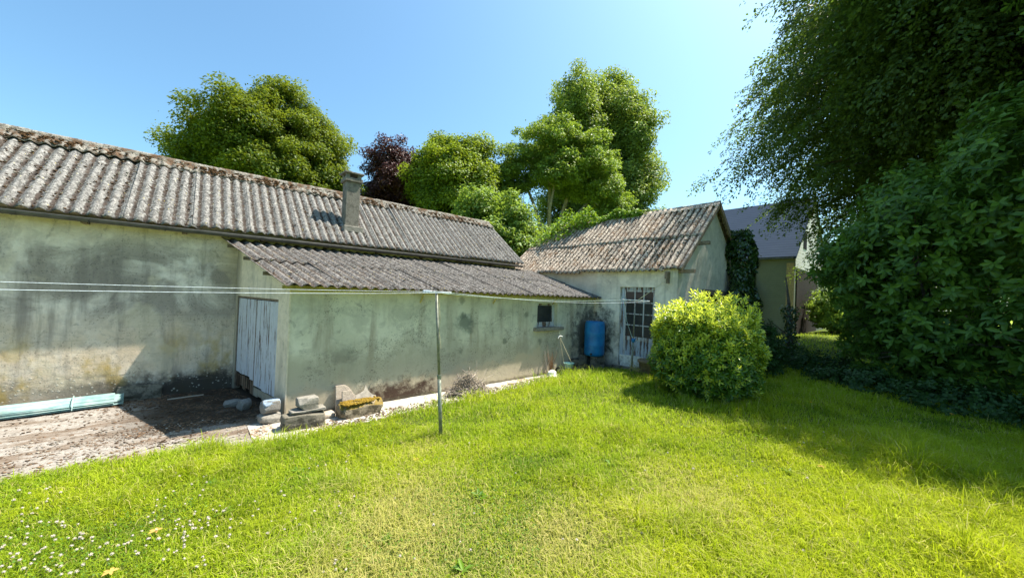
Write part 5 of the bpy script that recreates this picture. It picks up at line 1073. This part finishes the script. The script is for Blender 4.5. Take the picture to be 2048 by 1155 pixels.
HL = [(14.0, .75, 2.9, 1.25, .95, 1.7), (14.1, 1.45, 3.3, 1.15, .8, 1.15), (13.5, .7, 1.5, .8, .8, 1.2), (13.3, .1, 3.0, 1.7, 1.5, 2.4), (12.9, -1.6, 3.8, 1.8, 1.6, 3.0), (12.4, -3.2, 4.6, 1.9, 1.8, 3.8), (12.2, -5.0, 4.8, 2.0, 2.0, 4.6), (14.3, -1.8, 5.6, 1.6, 1.7, 2.2), (13.4, -3.2, 7.0, 1.5, 1.7, 2.0), (14.9, .2, 4.6, 1.2, 1.3, 1.6), (12.6, -.1, 1.2, 1.2, 1.1, 1.1), (11.9, -1.9, 1.4, 1.3, 1.5, 1.3), (11.5, -3.8, 1.6, 1.4, 1.6, 1.5), (11.3, -5.8, 2.4, 1.6, 1.8, 2.2), (12.3, -3.0, 8.4, 1.7, 1.8, 2.0), (11.9, -4.8, 8.6, 1.9, 2.0, 2.2), (10.9, -4.2, 6.2, 1.6, 1.8, 2.0)]
tallshrub('magnolia_tree', 'tall dense broad-leaved green tree at the right edge, sweeping down to the lawn', HL, 11500, .20, 'magnolia_leaf', 71, (13.2, -1.6, .1))
tallshrub('skylight_blocker_tree', 'tall unseen broad-leaved tree added beyond the right edge to block skylight from the lawn', [(13.0, -8.5, 4.5, 2.8, 2.6, 4.2), (12.0, -11.5, 5.5, 3.2, 3.0, 5.0), (14.0, -10.0, 9.5, 3.0, 3.0, 3.0)], 4200, .24, 'magnolia_leaf', 73, (13, -9.5, .1))  # unseen tree, added to hold skylight off the right-hand lawn
tallshrub('ground_ivy', 'low dark ground cover at the foot of the tall tree on the right', [(11.6, .9, .25, .9, .9, .45), (11.0, -.5, .25, .9, 1.2, .45), (10.4, -2.0, .25, .9, 1.3, .45), (9.9, -3.6, .25, .9, 1.3, .5), (12.3, 1.6, .2, .7, .5, .3)], 2600, .085, 'ground_leaf', 75, (11, -.5, .15), 'ground cover', 6, .7, False)
# dark shrubs at the foot of the outhouse gable and beyond
tallshrub('dark_shrub', 'dark low shrub in the shade between round bush and ivy', [(12.1, 3.1, .6, .8, .55, .7), (12.9, 3.3, .9, .7, .5, .65), (11.2, 2.9, .35, .7, .5, .4)], 1300, .09, 'ground_leaf', 80, (12.4, 3.0, .1), 'shrub', 6, .6)
tallshrub('edge_shrub', 'small dark shrub beside the slim trunk before the sunny grass', [(14.0, 2.7, .38, .8, .7, .42), (13.4, 2.3, .3, .7, .6, .35), (13.9, 1.7, .35, .7, .6, .4)], 700, .085, 'ground_leaf', 83, (14, 2.9, .1), 'shrub', 6, .6)
tallshrub('flowering_shrub', 'sunlit leafy shrub beside the white gable, beyond the sunny grass', [(33.3, 4.3, 1.8, 1.8, 1.2, 1.5), (34.5, 3.6, 1.2, 1.6, 1.3, 1.2)], 1000, .26, 'shrub_leaf', 86, (33.6, 4.2, 0), 'shrub', 6, .6)
st = tag(empty('slim_tree', (15.0, 2.9, 0)), 'slim dark ivy-clad trunk standing before the sunny grass', 'tree'); m = MB(); m.tube([(15.0, 2.9, -.1), (15.0, 2.95, 1.0), (14.95, 3.0, 2.2), (15.0, 3.1, 3.0)], [.10, .08, .05, .02], 8); m.tube([(15, 2.95, 1.0), (14.6, 3.5, 1.6)], [.03, .01], 5); m.tube([(15, 2.95, .6), (14.6, 3.4, .9)], [.03, .01], 5); m.build('trunk', 'bark', st)
def slimf(rs, n):
    h = rs.random(n) * 1.9 + .15; a = rs.uniform(0, 6.28, n); r = .10 + .22 * np.abs(np.sin(h * 2.2)) * rs.random(n); return np.stack([15.0 + np.cos(a) * r, 2.95 + np.sin(a) * r, h], -1), np.stack([np.cos(a), np.sin(a), 0 * a], -1)
patch(900, .085, slimf, 'ivy_leaf', 'foliage', st, 9)
cl = tag(empty('pipe_climber', (29.3, 8.05, 0)), 'thin green climber growing up the downpipe of the neighbouring house', 'climber')
def pipef(rs, n):
    h = rs.random(n) * 2.4 + 1.0; a = rs.uniform(0, 6.28, n); r = (.15 + .45 * np.sin((h - 1) / 2.4 * 3.14)) * rs.random(n) ** .5; return np.stack([29.4 + np.cos(a) * r * .5, 8.15 + np.sin(a) * r, h], -1), np.stack([np.cos(a), np.sin(a), 0 * a], -1)
patch(900, .16, pipef, 'roofivy_leaf', 'foliage', cl, 10); m = MB(); m.tube([(29.5, 8.1, 0), (29.45, 8.1, 3)], .03, 5); m.build('stem', 'bark', cl)
# woodland far beyond, closing the horizon between and below the nearer trees
for k, (u, d, W, zt, lab) in enumerate(((380, 45, 7, 9, 'far tree low behind the left part of the barn'), (660, 48, 7, 10, 'far tree behind the gap left of the chimney'), (1060, 60, 8, 11, 'far tree glimpsed in the gap between the two roofs'), (1560, 75, 9, 8, 'far tree behind the neighbouring house'), (1760, 60, 9, 12, 'far tree behind the big beech'), (1950, 50, 9, 13, 'far tree behind the right edge of the magnolia'))):
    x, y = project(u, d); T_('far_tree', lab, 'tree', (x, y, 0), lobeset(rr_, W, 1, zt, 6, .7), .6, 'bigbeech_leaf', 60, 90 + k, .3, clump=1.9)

# ================================================================== grass
def grass(seed=100):
    rs = np.random.default_rng(seed); out = []
    def region(n, d0, d1, p):           # fan in front of the photographer, wider than the frame
        d = (rs.random(n) * (d1 ** p - d0 ** p) + d0 ** p) ** (1 / p); t = rs.uniform(-1.75, 1.75, n); x = d * (.656 + .754 * t); y = d * (.754 - .656 * t); return x, y, d
    X, Y, Dp = [], [], []
    for (n, a, b, p) in ((260000, 1.7, 5.5, .9), (200000, 5.5, 12, 1.2), (45000, 12, 24, 1.3)):
        x, y, d = region(n, a, b, p); X.append(x); Y.append(y); Dp.append(d)
    x, y, d = map(np.concatenate, (X, Y, Dp)); e = np.array(edge_y(x))
    e = np.where(x > 9.0, 4.05, e); ok = (y < e - .0 - .05 * rs.random(len(x)) + (rs.random(len(x)) < .06) * .12 * rs.random(len(x))) | ((x > 13.5) & (y < 12))
    ok &= ~((x > 10.3) & (y < 9 - (x - 0) * .75 - 2)) ; ok &= (x - 7.83) ** 2 + (y - 2.90) ** 2 > .5
    ok &= rs.random(len(x)) < np.where((x > 9.1) & (y > 3.4) & (y < 4.1), .5, 1)
    x, y, d = x[ok], y[ok], d[ok]; n = len(x); z = lawn_z(x, y)
    f1 = .5 + .25 * (np.sin(x * 1.9 + 1.3 * np.sin(y * 1.3)) + np.sin(y * 2.3 + 1.7 * np.sin(x * .9 + 2))); f2 = .5 + .25 * (np.sin(x * 6.1 + 2 * np.sin(y * 3.7)) + np.sin(y * 7.3 + 2 * np.sin(x * 4.1)))
    tuft = np.zeros(n)
    for k in range(240):
        tx_, ty_ = rs.uniform(-1, 11), rs.uniform(-3, 6); tuft = np.maximum(tuft, np.exp(-((x - tx_) ** 2 + (y - ty_) ** 2) / rs.uniform(.004, .045)))
    tall = 1.2 * np.exp(-((x - 8.1) ** 2 / .7 + (y - 1.8) ** 2 / .12)) + 1.1 * np.exp(-((x - 6.6) ** 2 / 1.0 + (y + .1) ** 2 / .5)) + .9 * np.exp(-((x - 4.9) ** 2 + (y + .2) ** 2) / .6)
    edge = sm(.35, .0, e[ok] - y)
    h = (.034 + .045 * f1 * rs.random(n) + .034 * f2 + .055 * rs.random(n) ** 3) * (1 + 1.5 * tall * rs.random(n)) * (1 + .5 * edge) * (1 + .35 * sm(4, 8, d)) * (1 + .8 * tuft) * (.7 + .75 * f1); stalk = rs.random(n) < .004; h = np.where(stalk, .10 + .09 * rs.random(n), h); h *= np.where(x < 1.2, .85, 1)
    dry = np.clip(np.exp(-((x - 1.6) ** 2 / .5 + (y - 3.1) ** 2 / .45)) + np.exp(-((x - 2.4) ** 2 / .35 + (y - 2.0) ** 2 / .22)) + .8 * np.exp(-((x - .9) ** 2 / .5 + (y - 2.4) ** 2 / .3)) + .7 * np.exp(-((x - 3.9) ** 2 / .3 + (y - 1.6) ** 2 / .35)) + .5 * np.exp(-((x - 2.3) ** 2 / .15 + (y - 4.3) ** 2 / .05)) + .18 * f1 * f2, 0, 1)
    dryb = (rs.random(n) < dry * .95 + .08) * (.5 + .5 * rs.random(n)); h *= 1 - .35 * np.clip(dry, 0, 1)
    wd = (.0036 + .0042 * rs.random(n) ** 1.5) * (1 + .13 * np.clip(d - 3, 0, 14)); a = rs.uniform(0, 6.28, n); lean = rs.random(n) ** 1.1 * 1.5 + .12
    b2 = a + rs.normal(size=n) * .5 + 1.57; dx, dy = np.cos(a), np.sin(a); wx, wy = np.cos(b2), np.sin(b2); P0 = np.stack([x, y, z], -1)
    wv = np.stack([wx, wy, 0 * wx], -1) * wd[:, None] * .5; ld = np.stack([dx, dy, 0 * dx], -1) * (h * lean)[:, None]; Z = np.array((0, 0, 1.))
    m1 = P0 + ld * .38 + Z * (h * .62)[:, None]; tp = P0 + ld * 1.0 + Z * (h * (1.0 - .28 * lean))[:, None]
    V = np.stack([P0 - wv, P0 + wv, m1 - wv * .85, m1 + wv * .85, tp], 1).reshape(-1, 3); b = (np.arange(n) * 5)[:, None]; F4 = b + np.array([[0, 1, 3, 2]]); F3 = b + np.array([[2, 3, 4]])
    rnd = np.clip(.40 * f1 + .25 * f2 + .45 * rs.random(n) - .45 * tuft + .05, 0, 1); o = mesh_np('grass', V, [F4, F3], 'grass', None, {'rnd': np.repeat(rnd, 5), 'dry': np.repeat(dryb, 5), 'tip': np.tile([0, 0, .5, .5, 1.], n)})
    tag(o, 'bright green meadow grass of the lawn with dry straw patches', 'grass', None, 'stuff'); return n
ng = grass()
# clover leaves low in the left part of the lawn
rs = np.random.default_rng(110); n = 26000; dpt = 1.8 + 4.6 * rs.random(n); t = rs.uniform(-1.7, .1, n); x = dpt * (.656 + .754 * t); y = dpt * (.754 - .656 * t); ok = (y < edge_y(x) - .05) & (np.sin(x * 2.3 + y) + np.sin(y * 3.1 - x) + rs.normal(size=n) * .6 > -.5); x, y = x[ok], y[ok]; n = len(x)
P = np.stack([x, y, lawn_z(x, y) + .02 + .035 * rs.random(n)], -1); Nn_ = unit(np.array((0, 0, 1.)) + rs.normal(size=(n, 3)) * .35); Dd = unit(np.cross(Nn_, rs.normal(size=(n, 3)))); L = .011 + .008 * rs.random(n)
MAT['clover_leaf'] = m_leaf('clover_leaf', (.06, .15, .012), (.16, .28, .02), .4)
tag(leafmesh('clover_leaves', P, Dd, Nn_, L, L * .95, 'clover_leaf', None, LEAF6), 'low clover leaves spread through the left part of the lawn', 'clover', None, 'stuff')
rs = np.random.default_rng(130); cs = []
for k in range(46):
    dd_, t_ = rs.uniform(2.4, 9), rs.uniform(-1.2, 1.3); cs.append((dd_ * (.656 + .754 * t_), dd_ * (.754 - .656 * t_)))
cs = np.array([c for c in cs if c[1] < edge_y(c[0]) - .3 and (c[0] - 7.8) ** 2 + (c[1] - 2.9) ** 2 > 1.3]); k = 9
a = rs.uniform(0, 6.28, (len(cs), k)); P = np.repeat(np.stack([cs[:, 0], cs[:, 1], lawn_z(cs[:, 0], cs[:, 1]) + .02], -1), k, 0); a = a.ravel(); D = np.stack([np.cos(a), np.sin(a), .25 + .4 * rs.random(len(a))], -1); L = rs.uniform(.05, .10, len(a))
tag(leafmesh('lawn_weeds', P, D, np.tile((0, 0, 1.), (len(a), 1)), L, L * .33, 'clover_leaf', None, LEAF6), 'broad-leaved weed rosettes scattered through the lawn', 'weeds', None, 'stuff')
# clover flower heads
def clover_head():
    v, f = ico(); rs = np.random.default_rng(1); V = [v * np.array((.0095, .0095, .0085)) + np.array((0, 0, .0))]; F = [f]; k = 12
    q = fib(26, rs); q = q[q[:, 2] > -.55]
    for d in q:      # small standing petals
        p = d * .0085; tip = d * .0155 + np.array((0, 0, .002)); s = unit(np.cross(d, np.array((.3, .2, 1.)))) * .0028; V.append(np.array([p - s, p + s, tip])); F.append(np.array([[k, k + 1, k + 2]])); k += 3
    V = np.concatenate(V); F = np.concatenate(F); st_ = MB(); st_.tube([(0, 0, -.075), (.002, .001, -.035), (0, 0, -.006)], [.0014, .0012, .0012], 4, False); b = len(V); V = np.concatenate([V, np.array(st_.v)]); o = mesh_np('clover_flower', V, [F, np.array(st_.f) + b], 'petal')
    me = o.data; me.materials.append(MAT['grass']); nf = len(F); idx = np.zeros(len(me.polygons), np.int32); idx[nf:] = 1; me.polygons.foreach_set('material_index', idx); return o
c0 = clover_head(); tag(c0, 'small white clover flower head on the lawn', 'clover flower', 'white clover flowers dotted over the lawn'); rs = random.Random(17); first = True; nfl = 0
def photo_ground(u, v):          # lawn point under a photo pixel
    c = Vector(((u - 1024) / 718.6, (577.5 - v) / 718.6, 1)); d = ri2 * c.x + up2 * c.y + fw * c.z; tt = -2.1 / d.z; p = d * tt
    for _ in range(4): tt = (float(lawn_z(p.x, p.y)) + .06 - 2.1) / d.z; p = d * tt
    return p.x, p.y
tries = 0
while nfl < 262 and tries < 6000:
    tries += 1
    if nfl < 215: u = rs.uniform(-60, 700); v = rs.uniform(885, 1150)
    else: u = rs.uniform(650, 1900); v = rs.uniform(800, 1140)
    if v < 985 - u * .17 + (0 if u < 500 else 0): continue
    if nfl < 215:
        c_ = math.sin(u * .021) + math.sin(v * .035 + u * .006) + rs.uniform(-.6, .9)
        if c_ < .1 or (u > 560 and rs.random() < .6): continue
    px_, py_ = photo_ground(u, v)
    if py_ > edge_y(px_) - .15: continue
    o = c0 if first else c0.copy()
    if not first: col.objects.link(o)
    first = False
    if u > 650: o['label'] = 'lone small white clover flower in the open lawn, away from the left patch'; o['group'] = 'scattered clover flowers in the middle and right of the lawn'
    elif v < 990 and u > 250: o['label'] = 'small white clover flower in the far part of the left patch, towards the post'; o['group'] = 'clover flowers towards the leaning post'
    elif u < 350: o['label'] = 'small white clover flower in the dense patch at the bottom left corner'; o['group'] = 'clover flowers in the bottom left corner'
    else: o['label'] = 'small white clover flower at the front, just right of the dense corner patch'; o['group'] = 'clover flowers at the front, right of the dense patch'
    o.location = (px_, py_, float(lawn_z(px_, py_)) + rs.uniform(.05, .085)); sc = rs.uniform(.65, 1.0); o.scale = (sc,) * 3; o.rotation_euler = (rs.uniform(-.4, .4), rs.uniform(-.4, .4), rs.uniform(0, 6)); nfl += 1
# fallen leaves and the few orange blooms
for (u, v, s, lab) in ((220, 1142, .045, 'fallen yellow-brown leaf nearest the camera at bottom left'), (832, 918, .045, 'fallen yellow leaf on the lawn below the leaning post'), (1643, 932, .05, 'pale fallen leaf on the sunny lawn right of the round bush'), (310, 1060, .045, 'curled pinkish leaf among the clover at left')):
    px_, py_ = photo_ground(u, v); n = 5; z = float(lawn_z(px_, py_)) + .06; a = np.arange(n) * 1.25; P = np.tile((px_, py_, z), (n, 1)); D = np.stack([np.cos(a), np.sin(a), .1 + 0 * a], -1); N = np.tile((0.1, 0, 1.), (n, 1)) + np.random.default_rng(n).normal(size=(n, 3)) * .2
    tag(leafmesh('fallen_leaf', P, D, N, np.full(n, s), np.full(n, s * .5), 'fallen', None, LEAF6), lab, 'leaf')
for k, (u, v, lab) in enumerate(((1622, 808, 'orange bloom in the shaded grass nearer the round bush'), (1903, 832, 'orange bloom in the shaded grass further right by the ground cover'))):
    px_, py_ = photo_ground(u, v); n = 8; a = np.arange(n) * .785; P = np.tile((px_, py_, float(lawn_z(px_, py_)) + .10), (n, 1)); D = np.stack([np.cos(a), np.sin(a), .3 + 0 * a], -1); N = np.tile((0, 0, 1.), (n, 1)); tag(leafmesh('orange_flower', P, D, N, np.full(n, .028), np.full(n, .016), 'orange'), lab, 'flower')
print('LEAVES', cnt, 'GRASS', ng, 'CLOVER', nfl)
